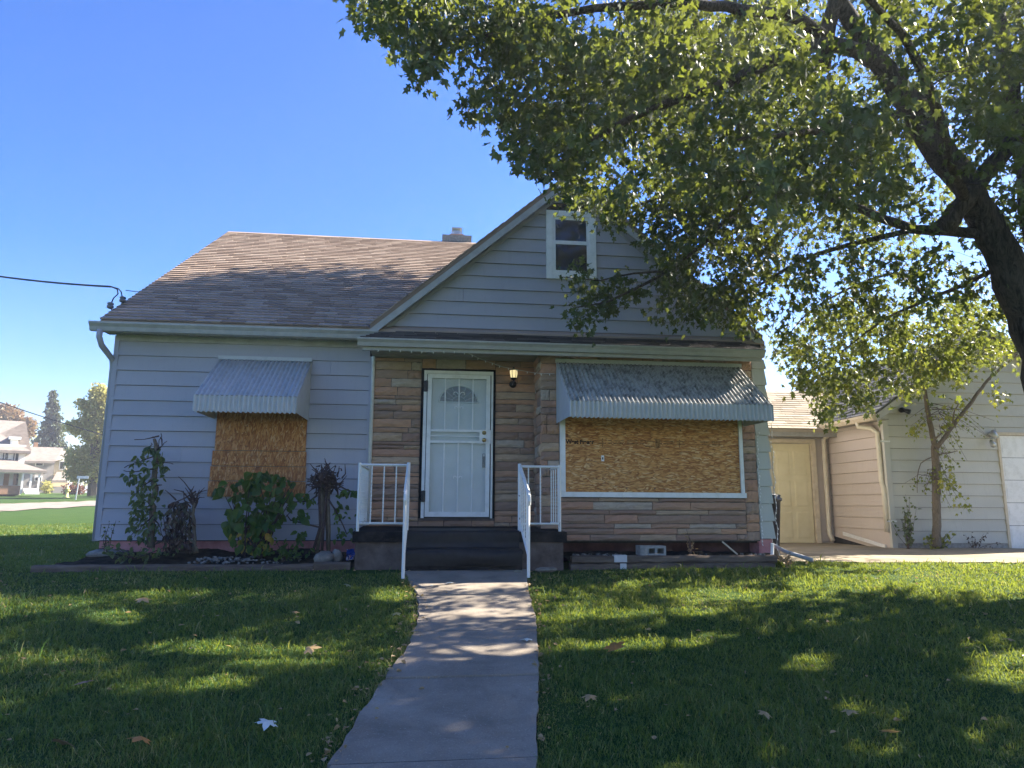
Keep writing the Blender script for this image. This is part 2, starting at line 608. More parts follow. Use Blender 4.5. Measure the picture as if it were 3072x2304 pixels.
def m_ground():
    t = NT('lawn_soil')
    v = t.coord('Position')
    n = t.noise(v, 1.4, 6, .65)
    c = t.ramp(n, [(.3, (.026, .062, .014)), (.55, (.045, .09, .02)), (.8, (.085, .105, .03))])
    n2 = t.noise(v, 30, 5, .7)
    c = t.mix(t.math('MULTIPLY', n2, .5), c, (.05, .085, .015))
    return t.done(t.bsdf(c, .95, .1, 0, n2, 1.0, .04))


M['ground'] = m_ground()


def m_awning(name, base, dirt, amt=.7):
    t = NT(name)
    v = t.coord('Position')
    n = t.noise(v, 9, 6, .7)
    c = t.mix(t.math('MULTIPLY', t.ramp(n, [(.45, (0, 0, 0)), (.65, (1, 1, 1))]), amt), base, dirt)
    n2 = t.noise(v, 30, 4, .7)
    c = t.mix(t.math('MULTIPLY', t.ramp(n2, [(.52, (0, 0, 0)), (.62, (1, 1, 1))]), .4 * amt), c, dirt)
    return t.done(t.bsdf(c, .6, .35, 0, n2, .3, .003))


M['awn_top'] = m_awning('awning_weathered', (.42, .42, .39), (.11, .11, .095), 1.0)
M['awn_top_left'] = m_awning('awning_faded', (.44, .45, .46), (.2, .2, .18), .35)
M['awn_val'] = m_awning('awning_valance_paint', (.50, .505, .51), (.38, .375, .36), .3)

# ------------------------------------------------------------------ the setting
Y0, YB, YG = 10.23, 9.63, 10.05          # main wall, bay front, gable face
XL, XR = -4.38, 4.79


def smooth_axis(parts):
    out = []
    for a, b, n in parts:
        out += list(np.linspace(a, b, n, endpoint=False))
    return np.array(out + [parts[-1][1]])


gx = smooth_axis([(-1200, -60, 12), (-60, -12, 24), (-12, 16, 112), (16, 60, 22), (60, 1200, 12)])
gy = smooth_axis([(-300, -10, 10), (-10, 1, 22), (1, 14, 104), (14, 30, 40), (30, 80, 50), (80, 2200, 20)])
GXX, GYY = np.meshgrid(gx, gy)
gv = np.stack([GXX, GYY, gz(GXX, GYY) - .004], -1).reshape(-1, 3)
nx, ny = len(gx), len(gy)
ii = (np.arange(ny - 1)[:, None] * nx + np.arange(nx - 1)[None]).ravel()
gt = np.concatenate([np.stack([ii, ii + 1, ii + nx + 1], 1), np.stack([ii, ii + nx + 1, ii + nx], 1)])
ground = kind(big_mesh('ground', gv, gt, M['ground'], smooth=True), 'structure')

# front walk: slabs between the traced edges
edgeL = [on_ground(p, .02) for p in [(1205, 1700), (1222, 1730), (1252, 1781), (1256, 1846), (1228, 1933), (1157, 2034), (1049, 2193), (991, 2294), (940, 2420), (880, 2700)]]
edgeR = [on_ground(p, .02) for p in [(1576, 1700), (1577, 1715), (1589, 1785), (1605, 1849), (1614, 1934), (1616, 2041), (1612, 2169), (1607, 2304), (1602, 2430), (1590, 2720)]]


def edge_fn(e):
    a = np.array(sorted([(p[1], p[0]) for p in e]))
    return lambda y: np.interp(y, a[:, 0], a[:, 1])


pathL, pathR = edge_fn(edgeL), edge_fn(edgeR)
PATH_Y0 = 1.3
PATH_Y1 = 8.62
joints = [PATH_Y0, 2.55, 3.75, float(on_ground((1400, 2034), .02)[1]), 6.05, 7.3, PATH_Y1]
joints.sort()
base = MB()
ys = np.linspace(PATH_Y0, PATH_Y1, 40)
for a, b in zip(ys[:-1], ys[1:]):
    q = []
    for y, x in ((a, pathL(a) - .0), (a, pathR(a)), (b, pathR(b)), (b, pathL(b))):
        q.append((x, y, float(gz(x, y)) + .006))
    base.add(q, [(0, 1, 2, 3)])
walk = kind(base.build('front_path', M['soil']), 'structure')
for a, b in zip(joints[:-1], joints[1:]):
    mb = MB()
    yy = np.linspace(a + .014, b - .014, 12)
    L, Rr = [], []
    jl = [rnd.uniform(-.012, .012) for _ in yy]
    jr = [rnd.uniform(-.008, .008) for _ in yy]
    tilt = rnd.uniform(-.006, .006)
    for i, y in enumerate(yy):
        xl, xr = pathL(y) + jl[i], pathR(y) + jr[i]
        zc = float(gz((xl + xr) / 2, y)) + .03 + tilt
        L.append((xl, y, zc))
        Rr.append((xr, y, zc + .004))
    v = []
    for l_, r_ in zip(L, Rr):
        v += [l_, r_, (l_[0], l_[1], l_[2] - .09), (r_[0], r_[1], r_[2] - .09)]
    f = []
    for i in range(len(yy) - 1):
        k = i * 4
        f += [(k, k + 1, k + 5, k + 4), (k + 2, k, k + 4, k + 6), (k + 1, k + 3, k + 7, k + 5)]
    f += [(2, 3, 1, 0), (len(yy) * 4 - 4, len(yy) * 4 - 3, len(yy) * 4 - 1, len(yy) * 4 - 2)]
    mb.add(v, f)
    mb.build('slab', M['concrete'], walk)

# driveway apron beside the house and up to the garage
mb = MB()
dr = [(4.88, 9.55), (5.6, 9.35), (7.4, 9.3), (9.2, 9.0), (10.4, 8.4), (10.6, 6), (10.6, -6), (13.9, -6), (13.9, 12.4), (8.5, 12.4), (8.5, 14.3), (4.88, 14.3)]


def poly_grid(poly, step, lift, rag=0.0):
    poly = np.array(poly)
    x0, y0 = poly.min(0)
    x1, y1 = poly.max(0)
    nxx, nyy = int((x1 - x0) / step) + 2, int((y1 - y0) / step) + 2
    X, Y = np.meshgrid(np.linspace(x0, x1, nxx), np.linspace(y0, y1, nyy))
    c = np.stack([(X[:-1, :-1] + X[1:, 1:]) / 2, (Y[:-1, :-1] + Y[1:, 1:]) / 2], -1)
    ins = inside(poly, c.reshape(-1, 2)).reshape(c.shape[:2])
    vs = np.stack([X, Y, gz(X, Y) + lift], -1).reshape(-1, 3)
    i = np.argwhere(ins)
    a = i[:, 0] * nxx + i[:, 1]
    return vs, np.concatenate([np.stack([a, a + 1, a + nxx + 1], 1), np.stack([a, a + nxx + 1, a + nxx], 1)])


def inside(poly, pts):
    poly = np.asarray(poly, float)
    pts = np.asarray(pts, float)
    r = np.zeros(len(pts), bool)
    j = len(poly) - 1
    for i in range(len(poly)):
        xi, yi = poly[i]
        xj, yj = poly[j]
        c = ((yi > pts[:, 1]) != (yj > pts[:, 1])) & (pts[:, 0] < (xj - xi) * (pts[:, 1] - yi) / (yj - yi + 1e-12) + xi)
        r ^= c
        j = i
    return r


DRIVE = np.array(dr)
vs, ts = poly_grid(DRIVE, .12, .012)
kind(big_mesh('driveway', vs, ts, M['concrete_drive'], smooth=True), 'structure')

# street far left
st = [on_ground(p, .01) for p in [(-700, 1572), (0, 1534), (290, 1518), (700, 1512)]] + [on_ground(p, .01) for p in [(700, 1499), (290, 1503), (0, 1512), (-700, 1535)]]
ROAD = np.array([(p[0], p[1]) for p in st])
M['road'] = m_plain('street_asphalt', (.21, .175, .15), (.28, .24, .205), 1.5, .95, .1, .4)
vs, ts = poly_grid(ROAD, .8, .03)
kind(big_mesh('street', vs, ts, M['road'], smooth=True), 'structure')

# soil of the planting beds, behind the timbers
def bed(x0, x1, yf, yb, zf, zb, seed):
    r = np.random.default_rng(seed)
    X, Y = np.meshgrid(np.linspace(x0, x1, int((x1 - x0) / .08)), np.linspace(yf, yb, 16))
    t = (Y - yf) / (yb - yf)
    Z = zf + (zb - zf) * t + .03 * np.sin(X * 5 + seed) * np.sin(Y * 6) + r.uniform(-.012, .012, X.shape)
    n = X.shape[1]
    i = (np.arange(X.shape[0] - 1)[:, None] * n + np.arange(n - 1)[None]).ravel()
    return big_mesh('planting_bed', np.stack([X, Y, Z], -1).reshape(-1, 3), np.concatenate([np.stack([i, i + 1, i + n + 1], 1), np.stack([i, i + n + 1, i + n], 1)]), M['soil'], smooth=True)


kind(bed(-4.35, -.90, 8.98, 10.3, .80, .93, 1), 'structure')
kind(bed(1.74, 4.75, 8.97, 10.1, .86, .93, 2), 'structure')

# ------------------------------------------------------------------ house
house = thing('house', (0.2, 15.0, .8), 'grey clapboard bungalow with boarded windows, stone entry and front gable', 'house')


def board(parent, mat, xb0, xb1, xt0, xt1, z0, z1, Y, proud=.026):
    """one lap siding board facing -Y"""
    mb = MB()
    yb, yt = Y - proud, Y - .003
    mb.hexa([(xb0, yb, z0), (xb1, yb, z0), (xb1, Y + .012, z0), (xb0, Y + .012, z0)],
            [(xt0, yt, z1), (xt1, yt, z1), (xt1, Y + .012, z1), (xt0, Y + .012, z1)])
    return mb.build('siding_board', mat, parent)


def board_x(parent, mat, y0, y1, z0, z1, X, proud=.026):
    """one lap siding board facing -X"""
    mb = MB()
    mb.hexa([(X - proud, y0, z0), (X - proud, y1, z0), (X + .012, y1, z0), (X + .012, y0, z0)],
            [(X - .003, y0, z1), (X - .003, y1, z1), (X + .012, y1, z1), (X + .012, y0, z1)])
    return mb.build('siding_board', mat, parent)


# solid body behind the cladding
mb = MB()
mb.box(XL + .02, 1.53, Y0 + .012, 20.4, 1.05, 3.9)
mb.box(1.53, XR - .01, YB + .06, 20.4, 1.05, 3.9)
body = mb.build('wall', M['sheathing'], house)
mb = MB()
mb.prism([(-.62, YG + .012, 3.88), (4.65, YG + .012, 3.88), (4.65, YG + .012, 4.22), (2.014, YG + .012, 6.42), (-.62, YG + .012, 4.22)], (0, 2.0, 0))
mb.build('gable_wall', M['sheathing'], house)
for X in (XL + .002, XR - .012):
    MB().prism([(X, Y0 + .05, 3.9), (X, 20.3, 3.9), (X, 15.32, 7.25)], (.01, 0, 0)).build('gable_end', M['siding'], house)
mb = MB()
mb.box(XL + .02, .0, Y0 + .02, Y0 + .3, .55, 1.06)
mb.build('foundation', M['foundation'], house)
mb = MB()
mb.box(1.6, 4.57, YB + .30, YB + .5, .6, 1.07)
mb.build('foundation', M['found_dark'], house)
mb = MB()
mb.box(4.575, XR - .02, YB + .012, YB + .5, .6, 1.10)
mb.box(4.50, XR - .02, YB + .5, 20.3, .6, 1.05)
mb.build('foundation', M['foundation'], house)
mb = MB()
mb.box(XL + .02, XL + .2, Y0 + .3, 20.3, .55, 1.05)
mb.build('foundation', M['foundation'], house)

# left wall boards
sw = body
for k in range(13):
    z0 = 1.063 + .2102 * k
    z1 = z0 + .2102 - .004 if k < 12 else 3.785
    jx = rnd.choice([None, -3.4, -1.45, -2.2, None])
    for xa_, xb_ in ([(XL, -.905)] if jx is None else [(XL, jx - .0015), (jx + .0015, -.905)]):
        dz_ = rnd.uniform(-.002, .002)
        board(sw, M['siding'], xa_, xb_, xa_, xb_, z0 + dz_, z1, Y0 + rnd.uniform(-.002, .002))
for k in range(14):
    z0 = 1.063 + .2102 * k
    board_x(sw, M['siding'], Y0 + .01, 20.4, z0, min(z0 + .2072, 3.9), XL)
mb = MB()
mb.box(XL - .028, XL + .035, Y0 - .024, Y0 + .03, 1.06, 3.86)
mb.build('corner_board', M['siding'], house)
mb = MB()
mb.box(XL - .01, -.92, Y0 - .03, Y0, 3.785, 3.872)
mb.build('frieze_board', M['trim'], house)
mb = MB()
mb.box(-.905, -.862, Y0 - .03, Y0 + .01, 1.26, 3.66)
mb.build('corner_board', M['siding'], house)
mb = MB()
mb.tube([(-.845, Y0 - .045, 1.27), (-.845, Y0 - .045, 3.56), (-.845, Y0 - .13, 3.63)], .026, 8)
mb.build('downspout', M['white'], house, True)

# gable boards, cut round the upper window
WX0, WX1, WZ0, WZ1 = 1.655, 2.416, 4.885, 5.962


def gx_l(z):
    return 2.014 - (6.42 - z) / .85


def gx_r(z):
    return 2.014 + (6.42 - z) / .85


k = -1
gw = bpy.data.objects['gable_wall']
while True:
    z0 = 4.083 + .2017 * k
    z1 = z0 + .2017 - .004
    if k == -1:
        z0 = 3.94
    if z0 > 6.36:
        break
    z1 = min(z1, 6.41)
    a0, a1 = max(gx_l(z0), -.70), max(gx_l(z1), -.70)
    b0, b1 = min(gx_r(z0), 4.75), min(gx_r(z1), 4.75)
    segs = []
    if z1 > WZ0 + .02 and z0 < WZ1 - .02:
        segs = [(a0, WX0 + .01, a1, WX0 + .01), (WX1 - .01, b0, WX1 - .01, b1)]
    elif k in (2, 5):
        c = .42 if k == 2 else 2.9
        segs = [(a0, c, a1, c), (c + .004, b0, c + .004, b1)]
    else:
        segs = [(a0, b0, a1, b1)]
    for s in segs:
        board(gw, M['siding'], s[0], s[1], s[2], s[3], z0, z1, YG)
    k += 1
mb = MB()
mb.box(-.76, -.70, YG - .03, YG + .5, 3.70, 4.16)
mb.build('corner_board', M['trim_dark'], house)

# upper window
win = MB()
for x0, x1, z0, z1 in ((WX0, WX0 + .095, WZ0, WZ1), (WX1 - .1, WX1, WZ0, WZ1), (WX0 + .095, WX1 - .1, WZ1 - .09, WZ1), (WX0 + .095, WX1 - .1, WZ0, WZ0 + .09)):
    win.box(x0, x1, YG - .045, YG + .01, z0, z1)
win = win.build('window', M['white'], house)
for nm, x0, x1, z0, z1, yy in (('upper_sash', 1.752, 2.318, 5.45, 5.872, .0), ('lower_sash', 1.752, 2.318, 4.975, 5.475, -.018)):
    mb = MB()
    b = .045
    y0, y1 = YG + yy - .02, YG + yy + .004
    mb.box(x0, x0 + b, y0, y1, z0, z1).box(x1 - b, x1, y0, y1, z0, z1).box(x0 + b, x1 - b, y0, y1, z1 - b, z1).box(x0 + b, x1 - b, y0, y1, z0, z0 + b)
    mb.build(nm, M['white'], win)
    mb = MB()
    mb.box(x0 + b - .005, x1 - b + .005, y0 + .008, y0 + .012, z0 + b - .005, z1 - b + .005)
    mb.build('pane', M['glass_dark'], win)

# --- roofs
SL = .628
EY, EZ, RY, RZ = 9.93, 4.02, 15.32, 7.405


def roof_z(y):
    return EZ + (y - EY) * SL


ca = 1 / math.hypot(1, SL)
sa = SL * ca
GS, GPX, GPZ = .85, 2.014, 6.53
mb = MB()
T = .05
mb.hexa([(-4.5, EY, EZ - T - .04), (4.97, EY, EZ - T - .04), (4.97, RY, RZ - T - .04), (-4.5, RY, RZ - T - .04)],
        [(-4.5, EY, EZ - .012), (4.97, EY, EZ - .012), (4.97, RY, RZ - .012), (-4.5, RY, RZ - .012)])
mb.hexa([(-4.5, RY, RZ - T - .04), (4.97, RY, RZ - T - .04), (4.97, 20.75, 3.96), (-4.5, 20.75, 3.96)],
        [(-4.5, RY, RZ - .012), (4.97, RY, RZ - .012), (4.97, 20.75, 4.03), (-4.5, 20.75, 4.03)])
roof = mb.build('roof', M['shingle'], house)


def shingle_mesh(w, L, th):
    mb = MB()
    g = .004
    mb.hexa([(g, 0, 0), (w - g, 0, 0), (w - g, L, -th * .8), (g, L, -th * .8)], [(g, 0, th), (w - g, 0, th), (w - g, L, th * .1), (g, L, th * .1)])
    return mb


def lay_shingles(parent, mat, org, ux, uy, width_at, length, exp, tabw, nind, th=.012, name='shingle', seed=1):
    """rows of tabs over a roof plane; first nind tabs are objects, the rest one mesh. org = eave start, ux along eave, uy up the slope"""
    r = random.Random(seed)
    ux, uy = Vector(ux).normalized(), Vector(uy).normalized()
    nrm = ux.cross(uy).normalized()
    basis = Matrix((ux, uy, nrm)).transposed().to_4x4()
    proto = shingle_mesh(tabw, exp * 1.25, th)
    me = proto.mesh(name)
    me.materials.append(mat)
    tabs = []
    rows = int(length / exp)
    for j in range(rows):
        s = j * exp
        a, b = width_at(s)
        if b - a < .05:
            continue
        x = a - r.uniform(0, tabw)
        while x < b:
            xa, xb = max(x, a), min(x + tabw, b)
            if xb - xa > .03:
                tabs.append((xa, xb - xa, s, r.uniform(-.0015, .0015), r.uniform(.96, 1.08)))
            x += tabw
    rest_v, rest_t = [], []
    org = Vector(org)
    pv = np.array(proto.v)
    pf = []
    for fc in proto.f:
        pf += [(fc[0], fc[1], fc[2]), (fc[0], fc[2], fc[3])]
    pf = np.array(pf)
    for i, (xa, w, s, ds, tk) in enumerate(tabs):
        loc = org + ux * xa + uy * (s + ds)
        mw = Matrix.Translation(loc) @ basis @ Matrix.Diagonal((w / tabw, 1, tk, 1))
        if i < nind:
            o = bpy.data.objects.new(name, me)
            COL.objects.link(o)
            attach(o, parent)
            o.matrix_basis = mw
        else:
            m = np.array(mw)
            rest_t.append(pf + len(rest_v) * len(pv))
            rest_v.append(pv @ m[:3, :3].T + m[:3, 3])
    if rest_v:
        kind(big_mesh('shingle_field', np.concatenate(rest_v), np.concatenate(rest_t), mat, parent, np.repeat(np.random.default_rng(seed).uniform(0, 1, len(rest_v)), len(pv))), 'stuff')


def main_w(s):
    y = EY + s * ca
    z = EZ + s * sa
    # valley with the gable roof
    xv = GPX - (GPZ - z) / GS if z < GPZ else 99
    return (0, min(xv + 4.5 + .03, 9.47)) if z < GPZ else (0, 9.47)


lay_shingles(roof, M['shingle'], (-4.5, EY - .02, EZ - .008), (1, 0, 0), (0, 1, SL), main_w, (RY - EY) / ca, .135, .33, 290, seed=3, th=.022)
mb = MB()
x = -4.5
while x < 4.97:
    xe = min(x + .24, 4.97)
    mb.prism([(x, RY - .14, RZ - .075), (x, RY, RZ + .016), (x, RY + .14, RZ - .075), (x, RY + .14, RZ - .09), (x, RY, RZ), (x, RY - .14, RZ - .09)], (xe - x - .006, 0, 0))
    x = xe
mb.build('ridge_cap', M['shingle'], roof)

# gable roof
mb = MB()
RF = 9.87
zl = 4.066


def valley_y(z):
    return EY + (z - EZ) / SL


for s in (-1, 1):
    xe = GPX + s * (GPZ - zl) / GS
    top = [(xe, RF, zl), (GPX, RF, GPZ), (GPX, valley_y(GPZ) + .1, GPZ), (xe, valley_y(zl) + .1, zl)]
    if s < 0:
        pass
    th = .075
    mb.hexa([(p[0], p[1], p[2] - th) for p in top] if s > 0 else [(p[0], p[1], p[2] - th) for p in top[::-1]], top if s > 0 else top[::-1])
groof = mb.build('gable_roof', M['shingle'], house)
for s in (-1, 1):
    xe = GPX + s * (GPZ - zl) / GS
    Ls = math.hypot(GPX - xe, GPZ - zl)

    def gw_(sd, s=s):
        z = zl + sd * (GPZ - zl) / Ls
        return (0, max(.1, valley_y(z) - RF + .02))
    lay_shingles(groof, M['shingle'], (xe, RF - .012, zl + .002) if s > 0 else (xe, RF - .012, zl + .002), (0, 1, 0), (-s * 1, 0, GS),
                 gw_, Ls, .135, .33, 0, seed=8 + s)
# rake boards
for s in (-1, 1):
    xe = GPX + s * (GPZ - zl) / GS
    mb = MB()
    d0, d1 = .07, .19
    poly = [(xe - s * .0, RF + .004, zl - d0), (GPX, RF + .004, GPZ - d0), (GPX, RF + .004, GPZ - d1), (xe - s * .115, RF + .004, zl - d1 + .115 * GS), (xe + s * .02, RF + .004, zl - d0 - .035)]
    mb.prism(poly if s < 0 else poly[::-1], (0, .022, 0))
    mb.build('rake_board', M['trim'], house)
    mb = MB()
    poly = [(xe - s * .02, RF + .028, zl - d0 - .01), (GPX, RF + .028, GPZ - d0 - .01), (GPX, RF + .028, GPZ - d0 - .03), (xe - s * .02, RF + .028, zl - d0 - .03)]
    mb.prism(poly if s < 0 else poly[::-1], (0, YG - RF - .03, 0))
    mb.build('rake_soffit', M['soffit'], house)
    mb = MB()
    d0, d1 = .185, .235
    poly = [(xe - s * .15, YG - .032, zl - d0 + .15 * GS - .0), (GPX, YG - .032, GPZ - d0), (GPX, YG - .032, GPZ - d1), (xe - s * .21, YG - .032, zl - d1 + .21 * GS)]
    mb.prism(poly if s < 0 else poly[::-1], (0, .02, 0))
    mb.build('rake_trim', M['trim'], house)

# left rake of the main roof
for X, nm in ((-4.49, 'rake_board'), (4.94, 'rake_board')):
    mb = MB()
    mb.prism([(X, EY, EZ - .06), (X, RY, RZ - .06), (X, 20.72, EZ - .08), (X, 20.72, EZ - .18), (X, RY, RZ - .2), (X, EY, EZ - .19)], (.02, 0, 0))
    mb.build(nm, M['trim'], house)


# gutters (K profile) and fascia
def gutter(x0, x1, yb, z0, z1, depth, nm='gutter'):
    prof = [(yb, z0), (yb - depth * .55, z0), (yb - depth * .62, z0 + .02), (yb - depth * .70, z0 + (z1 - z0) * .45), (yb - depth, z0 + (z1 - z0) * .8), (yb - depth, z1), (yb - depth + .02, z1), (yb - depth + .02, z1 - .01), (yb - .012, z0 + .02), (yb - .012, z1), (yb, z1)]
    mb = MB()
    mb.prism([(x0, y, z) for y, z in prof], (x1 - x0, 0, 0))
    o = mb.build(nm, M['trim'], house)
    return o


gutter(-4.6, -.76, 9.935, 3.845, 3.965, .115)
mb = MB()
mb.box(-4.5, -.76, 9.937, 9.96, 3.84, 3.985)
mb.build('fascia', M['trim'], house)
sof = MB()
sof.box(-4.5, -.76, 9.96, Y0, 3.872, 3.884)
sof = sof.build('soffit', M['soffit'], house)
x = -4.45
mb = MB()
while x < -.8:
    mb.box(x, x + .012, 9.962, Y0 - .03, 3.864, 3.871)
    x += .105
mb.build('soffit_rib', M['trim_dark'], sof)
mb = MB()
mb.tube([(-4.47, 9.88, 3.86), (-4.47, 9.88, 3.76), (-4.46, 9.95, 3.66), (-4.42, Y0 - .01, 3.52), (-4.43, Y0 + .05, 3.42), (-4.43, Y0 + .05, 1.05)], [.04] * 6, 8)
mb.build('downspout', M['siding'], house, True)

# pent roof over entry and bay
PX0, PX1 = -.98, 4.60
mb = MB()
mb.hexa([(PX0 + .04, 9.25, 3.66), (PX1 - .02, 9.25, 3.66), (PX1 - .02, YG, 3.67), (PX0 + .34, YG, 3.67)],
        [(PX0 + .04, 9.25, 3.70), (PX1 - .02, 9.25, 3.70), (PX1 - .02, YG, 3.995), (PX0 + .34, YG, 3.995)])
pent = mb.build('pent_roof', M['shingle_dark'], house)
pl = math.hypot(YG - 9.22, .31)
lay_shingles(pent, M['shingle_dark'], (PX0 + .03, 9.2, 3.70), (1, 0, 0), (0, YG - 9.22, .31), lambda s: (.30 * s / pl + (.18 if s > .6 else 0), PX1 - PX0 - .05), pl, .14, .31, 110, th=.02, seed=5)
gutter(PX0, PX1, 9.28, 3.60, 3.70, .12)
mb = MB()
mb.box(PX0 + .06, PX1 - .02, 9.281, 9.31, 3.555, 3.69)
mb.build('fascia', M['trim'], house)
n = 7
for i in range(n):
    a, b = 9.312 + (Y0 - 9.312) * i / n, 9.312 + (Y0 - 9.312) * (i + 1) / n - .006
    mb = MB()
    mb.box(PX0 + .12, 1.515, a, b, 3.650 + (.006 if i % 2 else 0), 3.664)
    mb.build('soffit_board', M['soffit'], house)
mb = MB()
mb.box(1.52, PX1 - .03, 9.312, YB, 3.650, 3.664)
mb.build('soffit_board', M['soffit'], house)

# --- stone veneer
ST = []
for v_ in range(8):
    r = random.Random(40 + v_)
    mb = MB()
    nu, nv = 5, 3
    vs = []
    for j in range(nv + 1):
        for i in range(nu + 1):
            u, w = i / nu, j / nv
            e = (0 if i in (0, nu) or j in (0, nv) else 1)
            d = -.35 - (.65 * r.uniform(.45, 1.0) if e else r.uniform(0, .25))
            du = 0 if i in (0, nu) else r.uniform(-.04, .04)
            vs.append((u + du + (r.uniform(-.006, .006) if i in (0, nu) else 0), d, w + (r.uniform(-.04, .04) if j in (0, nv) else r.uniform(-.06, .06))))
    fs = []
    for j in range(nv):
        for i in range(nu):
            q = j * (nu + 1) + i
            fs.append((q, q + 1, q + nu + 2, q + nu + 1))
    ring = [i for i in range(nu + 1)] + [(nu + 1) * (j + 1) + nu for j in range(nv)] + [(nu + 1) * nv + i for i in range(nu - 1, -1, -1)] + [(nu + 1) * j for j in range(nv - 1, 0, -1)]
    o_ = len(vs)
    vs += [(vs[i][0], 0, vs[i][2]) for i in ring]
    for a in range(len(ring)):
        b = (a + 1) % len(ring)
        fs.append((ring[b], ring[a], o_ + a, o_ + b))
    mb.add(vs, fs)
    me = mb.mesh('stone')
    me.materials.append(M['stone'])
    ST.append(me)
NSTONE = [0]


def put_stone(parent, u, z, w, h, Y, face='F', depth=None):
    o = bpy.data.objects.new('stone', rnd.choice(ST))
    COL.objects.link(o)
    attach(o, parent)
    d = depth or rnd.uniform(.03, .062)
    if face == 'F':
        o.matrix_basis = Matrix.Translation((u, Y, z)) @ Matrix.Diagonal((w, d, h, 1))
    else:      # facing -X at X = Y arg, u runs along -Y from back
        o.matrix_basis = Matrix.Translation((Y, u, z)) @ Matrix.Rotation(math.radians(-90), 4, 'Z') @ Matrix.Diagonal((w, d, h, 1))
    NSTONE[0] += 1


def stone_rect(parent, u0, u1, z0, z1, Y, face='F', heights=(.055, .075, .10, .12, .13), lens=(.26, .62), seed=0):
    r = random.Random(seed)
    z = z0
    while z < z1 - .03:
        h = min(r.choice(heights), z1 - z)
        if z1 - z - h < .04:
            h = z1 - z
        u = u0
        first = True
        while u < u1 - .02:
            w = r.uniform(*lens) * (.55 if first and r.random() < .5 else 1)
            first = False
            if u1 - u - w < .12:
                w = u1 - u
            if face == 'F':
                put_stone(parent, u + .004, z + .004, w - .009, h - .010, Y)
            else:
                put_stone(parent, u1 - (u - u0) - .004, z + .004, w - .009, h - .010, Y, 'L')
            u += w
        z += h


mb = MB()
DX0, DX1, DZ0, DZ1 = -.15, .925, 1.367, 3.505
mb.prism([(x_, Y0 - .004, z_) for x_, z_ in ((-.86, 1.2), (DX0, 1.2), (DX0, DZ1), (DX1, DZ1), (DX1, 1.2), (1.52, 1.2), (1.52, 3.66), (-.86, 3.66))][::-1], (0, .016, 0))
entry = mb.build('stone_wall', M['mortar'], house)
stone_rect(entry, -.86, DX0, 1.25, 3.655, Y0, seed=1, heights=(.055, .075, .095, .11, .125), lens=(.4, .85))
stone_rect(entry, DX1, 1.515, 1.25, 3.655, Y0, seed=2, heights=(.055, .075, .095, .11, .125), lens=(.36, .75))
stone_rect(entry, DX0, DX1, DZ1 + .005, 3.655, Y0, seed=3, heights=(.155,), lens=(.25, .45))
stone_rect(entry, DX0, DX1, 1.25, DZ0 - .006, Y0, seed=4, heights=(.11,), lens=(.3, .5))
mb = MB()
mb.box(1.52, 4.59, YB, YB + .055, 1.075, 3.655)
mb.box(1.52, 1.575, YB + .055, Y0 - .004, 1.2, 3.655)
bay = mb.build('stone_wall', M['mortar'], house)
BX0, BX1, BZ0, BZ1 = 1.765, 4.40, 1.66, 2.80
stone_rect(bay, 1.50, BX0, 1.085, 3.655, YB, seed=5, heights=(.1, .12, .135, .15), lens=(.15, .27))
stone_rect(bay, BX0, BX1, 1.085, BZ0 - .004, YB, seed=26, heights=(.065, .08, .11, .12), lens=(.45, .9))
stone_rect(bay, BX0, BX1, 3.565, 3.655, YB, seed=7, heights=(.09,), lens=(.12, .3))
stone_rect(bay, BX1, 4.59, 1.085, 3.655, YB, seed=8, heights=(.1, .12, .14, .16), lens=(.15, .25))
stone_rect(bay, YB - .02, Y0 - .05, 1.26, 3.655, 1.52, 'L', seed=9, heights=(.11, .13, .15, .16), lens=(.22, .45))

# siding strip at the right corner, shingle-like courses
k = 0
z = 1.11
rsd = bpy.data.objects['wall']
while z < 3.62:
    mb = MB()
    h = .238
    j = rnd.uniform(-.006, .008)
    mb.hexa([(4.595, YB - .034, z), (4.805 + j, YB - .034, z), (4.805 + j, YB + .05, z), (4.595, YB + .05, z)],
            [(4.595, YB - .006, min(z + h, 3.655)), (4.786, YB - .006, min(z + h, 3.655)), (4.786, YB + .05, min(z + h, 3.655)), (4.595, YB + .05, min(z + h, 3.655))])
    mb.build('siding_board', M['siding_pale'], rsd)
    z += h + .003
for k in range(13):
    z0 = 1.06 + .2102 * k
    mb = MB()
    mb.hexa([(XR - .012, YB + .06, z0), (XR + .018, YB + .06, z0), (XR + .018, 20.4, z0), (XR - .012, 20.4, z0)],
            [(XR - .012, YB + .06, z0 + .215), (XR + .003, YB + .06, z0 + .215), (XR + .003, 20.4, z0 + .215), (XR - .012, 20.4, z0 + .215)])
    mb.build('siding_board', M['siding_pale'], rsd)
mb = MB()
mb.tube([(4.83, 9.98, 3.6), (4.83, 9.98, 1.12), (4.84, 9.9, 1.04), (4.93, 9.55, .93), (5.10, 9.2, .85)], [.027] * 5, 8)
mb.build('downspout', M['trim'], house, True)

